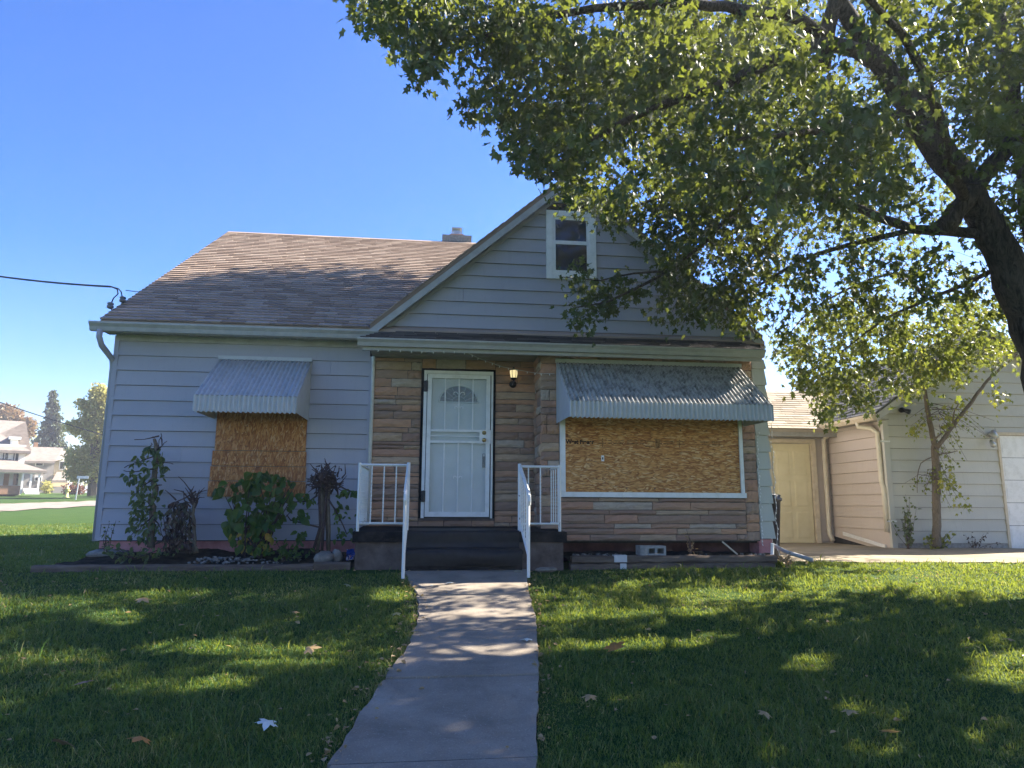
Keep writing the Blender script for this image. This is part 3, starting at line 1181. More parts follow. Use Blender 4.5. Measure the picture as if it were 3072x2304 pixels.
# --- front door
fr = MB()
fr.box(DX0, DX0 + .035, Y0 - .05, Y0 + .01, DZ0, DZ1).box(DX1 - .035, DX1, Y0 - .05, Y0 + .01, DZ0, DZ1).box(DX0 + .035, DX1 - .035, Y0 - .05, Y0 + .01, DZ1 - .03, DZ1)
fr = fr.build('door_frame', M['gap'], house)
mb = MB()
mb.box(DX0 + .035, DX0 + .078, Y0 - .06, Y0 + .0, DZ0, DZ1 - .03).box(DX1 - .062, DX1 - .035, Y0 - .06, Y0, DZ0, DZ1 - .03).box(DX0 + .078, DX1 - .062, Y0 - .06, Y0, DZ1 - .078, DZ1 - .03)
mb.build('jamb', M['white'], fr)
mb = MB()
mb.box(DX0 + .0, DX1 - .0, Y0 - .07, Y0 + .0, DZ0 - .035, DZ0 - .004)
mb.build('threshold', M['stoop'], fr)
LX0, LX1, LZ0, LZ1 = -.062, .845, 1.385, 3.418
inner = MB()
inner.box(LX0 - .0, LX1, Y0 + .0, Y0 + .008, LZ0, LZ1)
inner = inner.build('front_door', M['door'], house)
mb = MB()
for (a, b, c, d) in ((.06, .36, 1.52, 2.15), (.46, .74, 1.52, 2.15), (.06, .36, 2.3, 2.85), (.46, .74, 2.3, 2.85)):
    mb.box(a, b, Y0 - .0025, Y0 - .0005, c, d)
mb.build('door_panel', M['door'], inner)
fc = ((LX0 + LX1) / 2, 3.02)
mb = MB()
mb.prism([(fc[0] + .275 * math.cos(math.pi * i / 20), Y0 - .003, fc[1] + .24 * math.sin(math.pi * i / 20)) for i in range(21)][::-1], (0, .002, 0))
mb.build('fan_light', M['fan_glass'], inner)
mb = MB()
mb.tube([(fc[0] + .285 * math.cos(math.pi * i / 20), Y0 - .004, fc[1] + .25 * math.sin(math.pi * i / 20)) for i in range(21)], .014, 6)
mb.tube([(fc[0] - .29, Y0 - .004, fc[1]), (fc[0] + .29, Y0 - .004, fc[1])], .014, 6)
mb.build('fan_frame', M['door'], inner)
mb = MB()
for i in range(1, 8):
    a = math.pi * i / 8
    mb.tube([(fc[0] + .09 * math.cos(a), Y0 - .006, fc[1] + .08 * math.sin(a)), (fc[0] + .27 * math.cos(a), Y0 - .006, fc[1] + .235 * math.sin(a))], .0035, 4)
mb.tube([(fc[0] + .1 * math.cos(math.pi * i / 10), Y0 - .006, fc[1] + .09 * math.sin(math.pi * i / 10)) for i in range(11)], .004, 4)
mb.build('came', M['lead'], inner)
mb = MB()
mb.box(.745, .79, Y0 - .03, Y0 - .001, 2.08, 2.24)
mb.tube([(.752, Y0 - .015, 2.23), (.752, Y0 - .015, 2.28), (.783, Y0 - .015, 2.28), (.783, Y0 - .015, 2.23)], .006, 6)
mb.build('lockbox', M['lock'], inner)

SY = Y0 - .055
sd = MB()
b = .058
sd.box(LX0, LX0 + b, SY - .03, SY, LZ0, LZ1).box(LX1 - b, LX1, SY - .03, SY, LZ0, LZ1).box(LX0 + b, LX1 - b, SY - .03, SY, LZ1 - b, LZ1).box(LX0 + b, LX1 - b, SY - .03, SY, LZ0, LZ0 + .07)
sec = sd.build('security_door', M['white'], house)
mb = MB()
for z in (2.60, 2.44):
    mb.box(LX0 + b, LX1 - b, SY - .028, SY - .004, z - .016, z + .016)
mb.box(LX0 + b, LX1 - .13, SY - .026, SY - .006, 2.515, 2.527)
mb.build('cross_rail', M['white'], sec)
for x in (LX0 + .255, LX0 + .455, LX0 + .655):
    for a, c in ((LZ0 + .07, 2.424), (2.616, LZ1 - b)):
        mb = MB()
        mb.box(x - .008, x + .008, SY - .026, SY - .010, a, c)
        mb.build('bar', M['white'], sec)
mb = MB()
mb.box(LX0 + b - .01, LX1 - b + .01, SY - .006, SY - .003, LZ0 + .06, LZ1 - b + .01)
mb.build('storm_glass', M['glass_storm'], sec)
mb = MB()
mb.box(LX1 - .15, LX1 + .012, SY - .038, SY - .03, 2.42, 2.615)
lockp = mb.build('lock_plate', M['white'], sec)
mb = MB()
for z in (2.575, 2.47):
    for rr, y in ((.028, .012), (.02, .03)):
        prof = [(rr, 0), (rr, .01)]
    mb.tube([(LX1 - .085, SY - .038, z), (LX1 - .085, SY - .05, z), (LX1 - .085, SY - .052, z), (LX1 - .085, SY - .062, z)], [.03, .03, .02, .017], 14)
mb.tube([(LX1 - .085, SY - .062, 2.47), (LX1 - .085, SY - .09, 2.47)], [.02, .026], 12)
mb.build('brass_knob', M['brass'], sec, True)


def scroll(cx, cz, s):
    m = MB()
    for sx in (-1, 1):
        pts = []
        for i in range(14):
            a = i / 13 * 4.2
            r = .04 * s * (1 - i / 16)
            pts.append((cx + sx * (.012 + .045 * s - r * math.cos(a) - .0), SY - .02, cz + r * math.sin(a)))
        m.tube(pts, .005, 5)
    return m


for cz, s in ((3.13, 1.1), (2.93, .8), (1.93, .8)):
    scroll(LX0 + .455, cz, s).build('scroll', M['white'], sec, True)
for z0 in (3.16, 1.59):
    mb = MB()
    mb.box(LX0 - .052, LX0 - .026, SY - .04, SY - .005, z0, z0 + .155)
    mb.box(LX0 - .018, LX0 + .006, SY - .042, SY - .01, z0, z0 + .155)
    mb.tube([(LX0 - .022, SY - .036, z0 - .004), (LX0 - .022, SY - .036, z0 + .16)], .009, 8)
    mb.build('hinge', M['hinge'], sec)

# wall lamp
mb = MB()
LXc, LZc = 1.178, 3.30
mb.lathe([(.055, 0), (.055, .012), (.03, .03)], (0, 0, 0), 14)
v = np.array(mb.v)
mb.v = [tuple(p) for p in np.stack([v[:, 0] + LXc, Y0 - .045 - v[:, 2], v[:, 1] + LZc], 1)]
mb.tube([(LXc, Y0 - .06, LZc), (LXc, Y0 - .14, LZc - .02), (LXc, Y0 - .15, LZc + .045)], .013, 8)
mb.lathe([(.025, .045), (.045, .06), (.05, .075)], (LXc, Y0 - .15, LZc), 10)
lampo = mb.build('wall_lamp', M['hinge'], house, True)
mb = MB()
mb.lathe([(.043, .076), (.055, .13), (.058, .185), (.05, .19)], (LXc, Y0 - .15, LZc), 6)
mb.build('lamp_glass', M['lamp_glass'], lampo)
mb = MB()
for i in range(6):
    a = 2 * math.pi * i / 6
    mb.tube([(LXc + .045 * math.cos(a), Y0 - .15 + .045 * math.sin(a), LZc + .075), (LXc + .061 * math.cos(a), Y0 - .15 + .061 * math.sin(a), LZc + .187)], .004, 4)
mb.lathe([(.064, .186), (.06, .197), (.02, .215), (.008, .235)], (LXc, Y0 - .15, LZc), 6)
mb.build('lamp_cage', M['hinge'], lampo)

# --- boarded windows
def text_mesh(body, size, mat, loc, parent, name='printed_text'):
    cu = bpy.data.curves.new('t', 'FONT')
    cu.body = body
    cu.size = size
    cu.offset = .004
    tmp = bpy.data.objects.new('t', cu)
    COL.objects.link(tmp)
    dg = bpy.context.evaluated_depsgraph_get()
    me = bpy.data.meshes.new_from_object(tmp.evaluated_get(dg))
    me.name = name
    bpy.data.objects.remove(tmp)
    bpy.data.curves.remove(cu)
    me.transform(Matrix.Translation(loc) @ Matrix.Rotation(math.radians(90), 4, 'X'))
    me.materials.clear()
    return link(name, me, mat, parent)


M['ink'] = m_plain('board_ink', (.035, .02, .012), (.12, .06, .03), 60, .8, .1, .05, lo=.5, hi=.75)
M['ink_faint'] = m_plain('board_ink_faint', (.11, .05, .02), (.36, .19, .075), 45, .8, .1, .05, lo=.35, hi=.6)

lw = MB()
lw.box(-2.955, -1.735, Y0 - .05, Y0 - .024, 2.28, 3.0)
board_l = lw.build('window_board', M['osb_v'], house)
zz = [2.274, 2.06, 1.858, 1.64]
for a, b_ in zip(zz[:-1], zz[1:]):
    mb = MB()
    w = .012 * zz.index(b_)
    mb.box(-2.965 - w, -1.728 + w * .6, Y0 - .053 - .004 * zz.index(b_), Y0 - .024, b_ + .006, a - .002)
    mb.build('board_strip', M['osb_v'], board_l)
bw = MB()
bw.box(1.838, 4.335, YB - .022, YB + .004, 1.735, 2.98)
board_b = bw.build('window_board', M['osb_h'], house)
text_mesh('West Fraser', .078, M['ink'], (1.85, YB - .0235, 2.392), board_b)
r = random.Random(9)
x = 2.30
mb = MB()
while x < 4.05:
    w = r.uniform(.05, .19)
    for row in range(2 if r.random() < .75 else 3):
        zc = 2.435 - row * .036 + r.uniform(-.004, .004)
        if r.random() < .85:
            mb.add([(x, YB - .0232, zc), (x + w * r.uniform(.7, 1), YB - .0232, zc), (x + w, YB - .0232, zc + r.uniform(.012, .02)), (x, YB - .0232, zc + r.uniform(.01, .02))], [(0, 1, 2, 3)])
    x += w + r.uniform(.012, .04)
for a, b_ in ((3.12, 3.19), (3.46, 3.475), (2.36, 2.375)):
    mb.add([(a, YB - .0236, 2.35), (b_, YB - .0236, 2.35), (b_, YB - .0236, 2.47), (a, YB - .0236, 2.47)], [(0, 1, 2, 3)])
kind(mb.build('printed_mark', M['ink_faint'], board_b), 'stuff')
mb = MB()
mb.box(2.345, 2.385, YB - .026, YB - .0225, 2.155, 2.235)
stk = mb.build('sticker', M['white'], board_b)
mb = MB()
mb.box(2.356, 2.373, YB - .0275, YB - .0262, 2.178, 2.21)
mb.build('sticker_print', M['hinge'], stk)
for bx, zs, yy, pp in ((np.linspace(-2.9, -1.79, 4), (2.34, 2.62), Y0 - .05, board_l), (np.linspace(1.9, 4.27, 7), (1.79, 2.24, 2.6), YB - .022, board_b)):
    for x_ in bx:
        for z_ in zs:
            if abs(z_ - 2.24) < .01 and 1.95 < x_ < 4.2:
                continue
            MB().tube([(x_ + rnd.uniform(-.02, .02), yy + .001, z_), (x_ + rnd.uniform(-.001, .001), yy - .002, z_)], .007, 8).build('screw', M['hinge'], pp)
wf = MB()
wf.box(BX0, 1.838, YB - .055, YB + .0, 1.735, 2.80)
wf = wf.build('window_frame', M['white'], house)
MB().box(4.335, 4.385, YB - .05, YB + .0, 1.735, 2.80).build('frame_side', M['white'], wf)
xs = [BX0 - .005, 2.62, 3.63, 3.98, BX1]
for a, b_ in zip(xs[:-1], xs[1:]):
    mb = MB()
    mb.box(a, b_ - .003, YB - .07, YB + .0, 1.665, 1.733)
    mb.build('sill', M['white'], wf)


# --- corrugated awnings
def awning(xw0, xw1, xf0, xf1, yw, zw, yf, zf, zb, nper, mt, name='awning'):
    root = MB()
    root.box(xw0 - .01, xw1 + .01, yw - .03, yw + .0, zw - .055, zw)
    root = root.build(name, M['awn_val'], house)
    nseg = nper * 6
    vs, fs = [], []
    rows = [(yw - .03, zw - .06)]
    for t in np.linspace(0, 1, 5):
        rows.append((yw - .03 + (yf - yw + .03) * t, zw - .06 + (zf - zw + .06) * t))
    rows = rows[1:]
    dy, dz = yf - yw, zf - zw
    ln = math.hypot(dy, dz)
    ny_, nz_ = dz / ln, -dy / ln           # upward normal of the slope
    if nz_ < 0:
        ny_, nz_ = -ny_, -nz_
    for j, (y, z) in enumerate(rows):
        t = j / (len(rows) - 1)
        for i in range(nseg + 1):
            u = i / nseg
            h = .018 * math.sin(2 * math.pi * nper * u)
            vs.append((xw0 + (xf0 - xw0) * t + u * ((xw1 - xw0) + ((xf1 - xf0) - (xw1 - xw0)) * t), y + ny_ * h, z + nz_ * h))
    n1 = nseg + 1
    for j in range(len(rows) - 1):
        for i in range(nseg):
            fs.append((j * n1 + i, (j + 1) * n1 + i, (j + 1) * n1 + i + 1, j * n1 + i + 1))
    MB().add(vs, fs).build('awning_panel', mt, root, True)
    vs, fs = [], []
    for j, (y, z) in enumerate(((yf - .004, zf + .01), (yf - .008, (zf + zb) / 2), (yf - .012, zb))):
        for i in range(nseg + 1):
            u = i / nseg
            h = .018 * math.sin(2 * math.pi * nper * u)
            zz_ = z + (.008 * math.sin(2 * math.pi * nper * u) if j == 2 else 0)
            vs.append((xf0 + u * (xf1 - xf0), y - h, zz_))
    for j in range(2):
        for i in range(nseg):
            fs.append((j * n1 + i, (j + 1) * n1 + i, (j + 1) * n1 + i + 1, j * n1 + i + 1))
    MB().add(vs, fs).build('valance', M['awn_val'], root, True)
    for xw, xf in ((xw0, xf0), (xw1, xf1)):
        mb = MB()
        mb.prism([(xw, yw - .004, zw - .05), (xf, yf, zf - .004), (xf, yf, zb + .01), (xw, yw - .004, zb + .015)], (.004, 0, 0))
        mb.build('side_panel', M['awn_val'], root)
    mb = MB()
    mb.tube([(xf0, yf, zf + .008), (xf1, yf, zf + .008)], .006, 6)
    mb.build('front_edge', M['trim_dark'], root)
    return root


awning(-2.99, -1.722, -2.99, -1.722, Y0 - .02, 3.61, 9.26, 2.90, 2.695, 21, M['awn_top_left'])
awning(1.715, 4.405, 1.735, 4.445, YB - .045, 3.572, 8.75, 2.852, 2.65, 46, M['awn_top'])

# --- chimney
CY = 15.62
ch = MB()
ch.box(.20, .76, CY - .2, CY + .36, 6.9, 7.44)
ch = ch.build('chimney', M['brick'], house)
mb = MB()
mb.box(.150, .815, CY - .27, CY + .42, 7.44, 7.60)
mb.build('chimney_cap', M['block'], ch)
mb = MB()
mb.box(.325, .65, CY - .10, CY + .22, 7.60, 7.69)
mb.build('flue', M['clay'], ch)
mb = MB()
mb.box(.365, .605, CY - .08, CY + .16, 7.84, 7.86).box(.365, .385, CY - .08, CY - .06, 7.69, 7.84).box(.585, .605, CY - .08, CY - .06, 7.69, 7.84).box(.40, .57, CY - .04, CY + .12, 7.69, 7.80).box(.365, .385, CY + .14, CY + .16, 7.69, 7.84).box(.585, .605, CY + .14, CY + .16, 7.69, 7.84)
mb.build('vent_cap', M['galv'], ch)

# ------------------------------------------------------------------ stoop and railings
stoop = thing('front_stoop', (.4, 9.5, .8), 'concrete entry stoop with two steps covered in black rubber below the door', 'stoop')
mb = MB()
mb.hexa([(-.90, 8.80, 1.105), (1.70, 8.80, 1.105), (1.70, YB - .06, 1.115), (-.90, YB - .06, 1.115)], [(-.90, 8.80, 1.228), (1.70, 8.80, 1.228), (1.70, YB - .06, 1.244), (-.90, YB - .06, 1.244)])
mb.hexa([(-.90, YB - .06, 1.115), (1.47, YB - .06, 1.115), (1.47, Y0 - .06, 1.13), (-.90, Y0 - .06, 1.13)], [(-.90, YB - .06, 1.244), (1.47, YB - .06, 1.244), (1.47, Y0 - .06, 1.256), (-.90, Y0 - .06, 1.256)])
mb.build('landing', M['stoop_dark'], stoop)
mb = MB()
mb.box(-.865, 1.66, 8.835, YB - .07, .6, 1.105)
mb.build('base', M['stoop'], stoop)
mb = MB()
mb.hexa([(-.29, 8.52, .98), (1.12, 8.52, .98), (1.12, 8.80, .985), (-.29, 8.80, .985)], [(-.29, 8.52, 1.018), (1.12, 8.52, 1.018), (1.12, 8.80, 1.024), (-.29, 8.80, 1.024)])
mb.box(-.28, 1.11, 8.54, 8.80, .6, .98)
mb.build('step', M['stoop_dark'], stoop)
# rubber runner draped over landing edge and step, with a sagging front
nx_ = 30
prof = [(9.35, 1.252), (9.0, 1.243), (8.81, 1.241), (8.785, 1.232), (8.778, 1.20), (8.785, 1.13), (8.79, 1.05), (8.775, 1.034), (8.68, 1.035), (8.52, 1.031), (8.50, 1.015), (8.497, .975), (8.51, .90), (8.515, .845)]
vs, fs = [], []
for j, (y, z) in enumerate(prof):
    for i in range(nx_ + 1):
        u = i / nx_
        s = math.sin(u * 9 + j * .7) * .004 + math.sin(u * 23 + j) * .002
        bulge = -.03 * math.exp(-((u - .66) / .2) ** 2) if j in (11, 12) else 0
        lift = .012 * math.exp(-((u - .6) / .25) ** 2) if j in (9, 10) else 0
        vs.append((-.275 + u * 1.38, y + s + bulge, z + abs(s) + lift))
for j in range(len(prof) - 1):
    for i in range(nx_):
        a = j * (nx_ + 1) + i
        fs.append((a, a + 1, a + nx_ + 2, a + nx_ + 1))
MB().add(vs, fs).build('rubber_runner', M['black'], stoop, True)


def baluster(mb_, p0, p1, r=.0075):
    """twisted square bar"""
    p0, p1 = np.array(p0, float), np.array(p1, float)
    n_ = 26
    vs_, fs_ = [], []
    d = p1 - p0
    for i in range(n_ + 1):
        t = i / n_
        a = 0.0 if t < .12 or t > .88 else (t - .12) / .76 * math.pi * 6
        c = p0 + d * t
        rr = r * 1.35
        for k_ in range(4):
            w = a + math.pi / 4 + k_ * math.pi / 2
            vs_.append((c[0] + rr * math.cos(w), c[1] + rr * math.sin(w), c[2]))
    for i in range(n_):
        for k_ in range(4):
            q, q2 = i * 4 + k_, i * 4 + (k_ + 1) % 4
            fs_.append((q, q2, q2 + 4, q + 4))
    mb_.add(vs_, fs_)
    return mb_


def sq(mb_, p0, p1, r):
    mb_.tube([p0, p1], r * 1.414, 4)
    return mb_


def railing(side, label):
    s = -1 if side == 'L' else 1
    xo, xi = (-.852, -.262) if s < 0 else (1.625, 1.118)
    yb_end = 10.12 if s < 0 else 9.55
    fy = 8.88
    root = thing('railing', (xo, fy, 1.24), label, 'railing', 'white iron railings on the stoop')
    for nm, p0, p1, r in (('post', (xo, fy, 1.232), (xo, fy, 2.055), .013), ('post', (xi, fy, 1.232), (xi, fy, 2.065), .015),
                          ('top_rail', (min(xo, xi), fy, 2.03), (max(xo, xi), fy, 2.03), .011), ('bottom_rail', (min(xo, xi), fy, 1.325), (max(xo, xi), fy, 1.325), .009),
                          ('top_rail', (xo, fy, 2.03), (xo, yb_end, 2.03), .011), ('bottom_rail', (xo, fy, 1.325), (xo, yb_end, 1.325), .009),
                          ('post', (xi + .003 * s, 8.08, .755), (xi + .003 * s, 8.08, 1.70), .013),
                          ('hand_rail', (xi, fy, 2.05), (xi + .003 * s, 8.06, 1.69), .015), ('bottom_rail', (xi, fy - .02, 1.36), (xi + .003 * s, 8.09, 1.0), .012)):
        sq(MB(), p0, p1, r).build(nm, M['rail'], root)
    MB().tube([(xi, 8.06, 1.69), (xi, 8.0, 1.655), (xi, 7.985, 1.60), (xi, 8.01, 1.56), (xi, 8.05, 1.575)], .02, 6).build('scroll_end', M['rail'], root)
    nb = 3 if s < 0 else 2
    for i in range(nb):
        x = xo + (xi - xo) * (i + 1) / (nb + 1) if s < 0 else xi + (xo - xi) * (.22 + .3 * i)
        baluster(MB(), (x, fy, 1.325), (x, fy, 2.03)).build('baluster', M['rail'], root)
    nside = 8 if s < 0 else 4
    for i in range(nside):
        y = fy + (yb_end - fy) * (i + .7) / nside
        baluster(MB(), (xo, y, 1.325), (xo, y, 2.03)).build('baluster', M['rail'], root)
    for i in range(4):
        t = (i + 1) / 5
        y = fy + (8.08 - fy) * t
        baluster(MB(), (xi, y, 1.36 - .36 * t), (xi, y, 2.05 - .36 * t)).build('baluster', M['rail'], root)
    return root


railing('L', 'chipped white iron railing on the stoop beside the grey siding')
railing('R', 'chipped white iron railing on the stoop beside the large boarded window')

# ------------------------------------------------------------------ garage and breezeway
gar = thing('garage', (10.7, 14, .8), 'pale grey clapboard garage with a front gable and white overhead door', 'garage')
GF, GXL, GXR = 12.4, 8.46, 13.6
GRX, GRZ, GSL = 10.70, 5.03, .70
mb = MB()
mb.box(GXL, GXR, GF + .012, 19.0, .55, 3.2)
mb.prism([(GXL, GF + .012, 3.2), (GXR, GF + .012, 3.2), (GRX, GF + .012, 4.95)], (0, 6.5, 0))
gbody = mb.build('wall', M['sheathing'], gar)
GDX0, GDX1, GDZ = 10.80, 13.3, 2.92
z = .90
rows = []
while z < 4.9:
    rows.append((z, z + .2175 - .005))
    z += .2175
for z0, z1 in rows:
    def xr_(zz_):
        lo = GXL + .0 if zz_ < 3.3 else GRX - (4.93 - zz_) / GSL
        hi = GXR if zz_ < 3.1 else min(GXR, GRX + (4.93 - zz_) / .6)
        return max(lo, GXL), hi
    if z0 >= 4.86:
        break
    z1 = min(z1, 4.92)
    (a0, b0), (a1, b1) = xr_(z0), xr_(z1)
    if z0 < GDZ + .05 < z1 - .02:
        board(gbody, M['siding_garage'], GDX0 - .045, GXR, GDX0 - .045, GXR, GDZ + .058, z1, GF)
    if z0 < GDZ - .05:
        board(gbody, M['siding_garage'], a0, GDX0 - .05, a1, GDX0 - .05, z0, z1, GF)
    else:
        board(gbody, M['siding_garage'], a0, b0, a1, max(b1, a1 + .01), z0, z1, GF)
z = 1.14
k = 0
while z < 3.2:
    board_x(gbody, M['siding_side'], GF + .02, 14.3, z, min(z + .2145, 3.25), GXL)
    z += .2175
mb = MB()
mb.hexa([(GXL - .02, GF + .02, .72), (GXL - .02, 14.3, .95), (GXL + .01, 14.3, .95), (GXL + .01, GF + .02, .72)], [(GXL - .004, GF + .02, 1.14), (GXL - .004, 14.3, 1.14), (GXL + .01, 14.3, 1.14), (GXL + .01, GF + .02, 1.14)])
mb.build('skirt_board', M['siding_side'], gar)
mb = MB()
mb.box(GXL - .005, GDX0 - .05, GF - .012, GF + .05, .5, .897)
mb.build('foundation', M['block'], gar)
mb = MB()
mb.box(GXL - .03, GXL + .07, GF - .032, GF + .04, .76, 3.25)
mb.build('corner_board', M['siding_garage'], gar)
mb = MB()
mb.box(GDX0 - .05, GDX0, GF - .035, GF + .05, .78, GDZ).box(GDX0 - .05, GDX1 + .06, GF - .036, GF + .05, GDZ, GDZ + .055)
mb.build('door_trim', M['tan_trim'], gar)
for i in range(5):
    mb = MB()
    z0, z1 = .80 + i * .424, .80 + (i + 1) * .424 - .008
    mb.box(GDX0, GDX1, GF + .0, GF + .02, z0, z1)
    for xx in np.arange(GDX0 + .06, GDX1 - .5, .6):
        mb.box(xx, xx + .5, GF - .006, GF - .0005, z0 + .07, z1 - .07)
    mb.build('door_panel', M['white'], gar)
mb = MB()
# roof: left and right slopes
ex = GXL - .27
ez = GRZ - GSL * (GRX - ex)
mb.hexa([(ex, 12.2, ez - .08), (GRX, 12.2, GRZ - .08), (GRX, 19.2, GRZ - .08), (ex, 19.2, ez - .08)][::-1], [(ex, 12.2, ez), (GRX, 12.2, GRZ), (GRX, 19.2, GRZ), (ex, 19.2, ez)][::-1])
ex2 = GXR + .2
ez2 = GRZ - .6 * (ex2 - GRX)
mb.hexa([(GRX, 12.2, GRZ - .08), (ex2, 12.2, ez2 - .08), (ex2, 19.2, ez2 - .08), (GRX, 19.2, GRZ - .08)][::-1], [(GRX, 12.2, GRZ), (ex2, 12.2, ez2), (ex2, 19.2, ez2), (GRX, 19.2, GRZ)][::-1])
groof2 = mb.build('roof', M['shingle_grey'], gar)
lay_shingles(groof2, M['shingle_grey'], (ex - .02, 19.18, ez), (0, -1, 0), (1, 0, GSL), lambda s: (0, 7.0), math.hypot(GRX - ex, GRZ - ez), .135, .33, 0, seed=21)
mb = MB()
mb.prism([(ex, 12.196, ez - .03), (GRX, 12.196, GRZ - .03), (GRX, 12.196, GRZ - .17), (ex + .02, 12.196, ez - .16)], (0, -.02, 0))
mb.build('rake_board', M['trim'], gar)
mb = MB()
mb.prism([(GRX, 12.196, GRZ - .03), (ex2, 12.196, ez2 - .03), (ex2, 12.196, ez2 - .16), (GRX, 12.196, GRZ - .17)], (0, -.02, 0))
mb.build('rake_board', M['trim'], gar)
mb = MB()
mb.prism([(ex - .09, 12.2, ez - .02), (ex - .09, 12.2, ez - .07), (ex - .05, 12.2, ez - .13), (ex + .02, 12.2, ez - .13), (ex + .02, 12.2, ez - .02)], (0, 2.0, 0))
mb.build('gutter', M['tan_trim'], gar)
mb = MB()
mb.box(ex + .02, GXL, 12.22, 14.2, ez - .12, ez - .1)
mb.build('soffit', M['soffit'], gar)
mb = MB()
mb.tube([(ex - .02, 12.75, ez - .12), (ex - .02, 12.75, ez - .2), (GXL - .11, 12.62, ez - .24), (GXL - .06, 12.5, ez - .34), (GXL - .055, 12.5, 2.0), (GXL - .05, 12.46, 1.9), (GXL - .05, 12.46, 1.1)], [.048] * 7, 8)
dsp = mb.build('downspout', M['spout'], gar, True)
mb = MB()
for z in (2.75, 1.28):
    mb.box(GXL - .1, GXL + .09, GF - .035, GF - .03, z, z + .03)
mb.build('strap', M['white'], dsp)
# lamps on the garage front
mb = MB()
mb.tube([(10.62, GF - .02, 2.93), (10.62, GF - .10, 2.93)], .05, 12)
mb.tube([(10.60, GF - .12, 2.99), (10.57, GF - .2, 2.86)], [.035, .055], 10)
mb.tube([(10.55, GF - .10, 2.80), (10.52, GF - .2, 2.70)], [.03, .055], 10)
mb.tube([(10.62, GF - .08, 2.93), (10.56, GF - .1, 2.80)], .012, 6)
mb.build('floodlight', M['galv'], gar, True)
mb = MB()
mb.tube([(8.83, GF - .02, 3.36), (8.83, GF - .07, 3.36)], .05, 12)
mb.tube([(8.83, GF - .06, 3.37), (8.90, GF - .17, 3.31)], [.03, .05], 10)
mb.build('floodlight', M['hinge'], gar, True)

bz = thing('breezeway', (6.6, 14.5, .8), 'low breezeway with tan shingle roof and cream door between house and garage', 'breezeway')
mb = MB()
mb.box(4.85, GXL - .02, 14.3, 19, .5, 3.05)
mb.build('wall', M['siding_side'], bz)
for k in range(10):
    z0 = .85 + .2175 * k
    board(bpy.data.objects['wall.002'] if 'wall.002' in bpy.data.objects else bz, M['siding_side'], 8.14, GXL - .02, 8.14, GXL - .02, z0, min(z0 + .226, 3.02), 14.3)
    board(bpy.data.objects['wall.002'] if 'wall.002' in bpy.data.objects else bz, M['siding_side'], 4.9, 7.02, 4.9, 7.02, z0, min(z0 + .226, 3.02), 14.3)
mb = MB()
mb.box(7.05, 7.12, 14.22, 14.31, .74, 2.96).box(8.02, 8.12, 14.22, 14.31, .74, 2.96).box(7.12, 8.02, 14.22, 14.31, 2.88, 2.96)
dfr = mb.build('door_frame', M['tan_trim'], bz)
dd = MB()
dd.box(7.135, 8.0, 14.27, 14.3, .77, 2.865)
dd = dd.build('door', M['door_tan'], bz)
mb = MB()
for i in range(2):
    for j, (a, c) in enumerate(((.9, 1.45), (1.55, 2.1), (2.2, 2.72))):
        mb.hexa([(7.24 + i * .38, 14.2695, a), (7.54 + i * .38, 14.2695, a), (7.54 + i * .38, 14.2695, c), (7.24 + i * .38, 14.2695, c)], [(7.27 + i * .38, 14.262, a + .03), (7.51 + i * .38, 14.262, a + .03), (7.51 + i * .38, 14.262, c - .03), (7.27 + i * .38, 14.262, c - .03)])
mb.build('door_panel', M['door_tan'], dd)
mb = MB()
mb.box(4.85, GXL - .02, 13.93, 13.96, 2.99, 3.13)
mb.build('fascia', M['trim_dark'], bz)
mb = MB()
mb.box(4.85, GXL - .05, 13.96, 14.3, 3.0, 3.02)
mb.build('soffit', M['soffit'], bz)
BR_Y, BR_Z = 16.0, 4.30
mb = MB()
mb.hexa([(4.85, 13.9, 3.08), (9.6, 13.9, 3.08), (9.6, BR_Y, BR_Z - .06), (4.85, BR_Y, BR_Z - .06)], [(4.85, 13.9, 3.14), (9.6, 13.9, 3.14), (9.6, BR_Y, BR_Z), (4.85, BR_Y, BR_Z)])
mb.hexa([(4.85, BR_Y, BR_Z - .06), (9.6, BR_Y, BR_Z - .06), (9.6, 18.2, 3.08), (4.85, 18.2, 3.08)], [(4.85, BR_Y, BR_Z), (9.6, BR_Y, BR_Z), (9.6, 18.2, 3.14), (4.85, 18.2, 3.14)])
broof = mb.build('roof', M['shingle_tan'], bz)


def brw(s):
    z_ = 3.14 + s * (BR_Z - 3.14) / math.hypot(BR_Y - 13.9, BR_Z - 3.14)
    return (0, GRX - (GRZ - z_) / GSL - 4.85 + .02)


lay_shingles(broof, M['shingle_tan'], (4.85, 13.88, 3.145), (1, 0, 0), (0, BR_Y - 13.9, BR_Z - 3.14), brw, math.hypot(BR_Y - 13.9, BR_Z - 3.14), .135, .33, 280, seed=31, th=.014)
mb = MB()
mb.tube([(8.30, 13.98, 3.05), (8.30, 14.2, 2.95), (8.30, 14.22, 1.0), (8.31, 14.12, .86)], .045, 8)
mb.build('downspout', M['spout'], bz, True)

lean = MB()
lean.hexa([(8.40, 12.55, .80), (8.43, 12.55, .80), (8.43, 13.9, .98), (8.40, 13.9, .98)], [(8.40, 12.55, .86), (8.43, 12.55, .86), (8.43, 13.9, 1.05), (8.40, 13.9, 1.05)])
tag(lean.build('leaning_board', M['white']), 'loose pale board lying against the foot of the garage side wall', 'board')
mb = MB()
mb.lathe([(.20, 0), (.26, .82), (.285, .83), (.285, .87), (.26, .885), (.27, .92), (.10, .95)], (5.19, 10.72, .81), 16)
tag(mb.build('trash_bin', M['plastic'], None, True), 'black plastic bin standing behind the right corner of the house', 'bin')

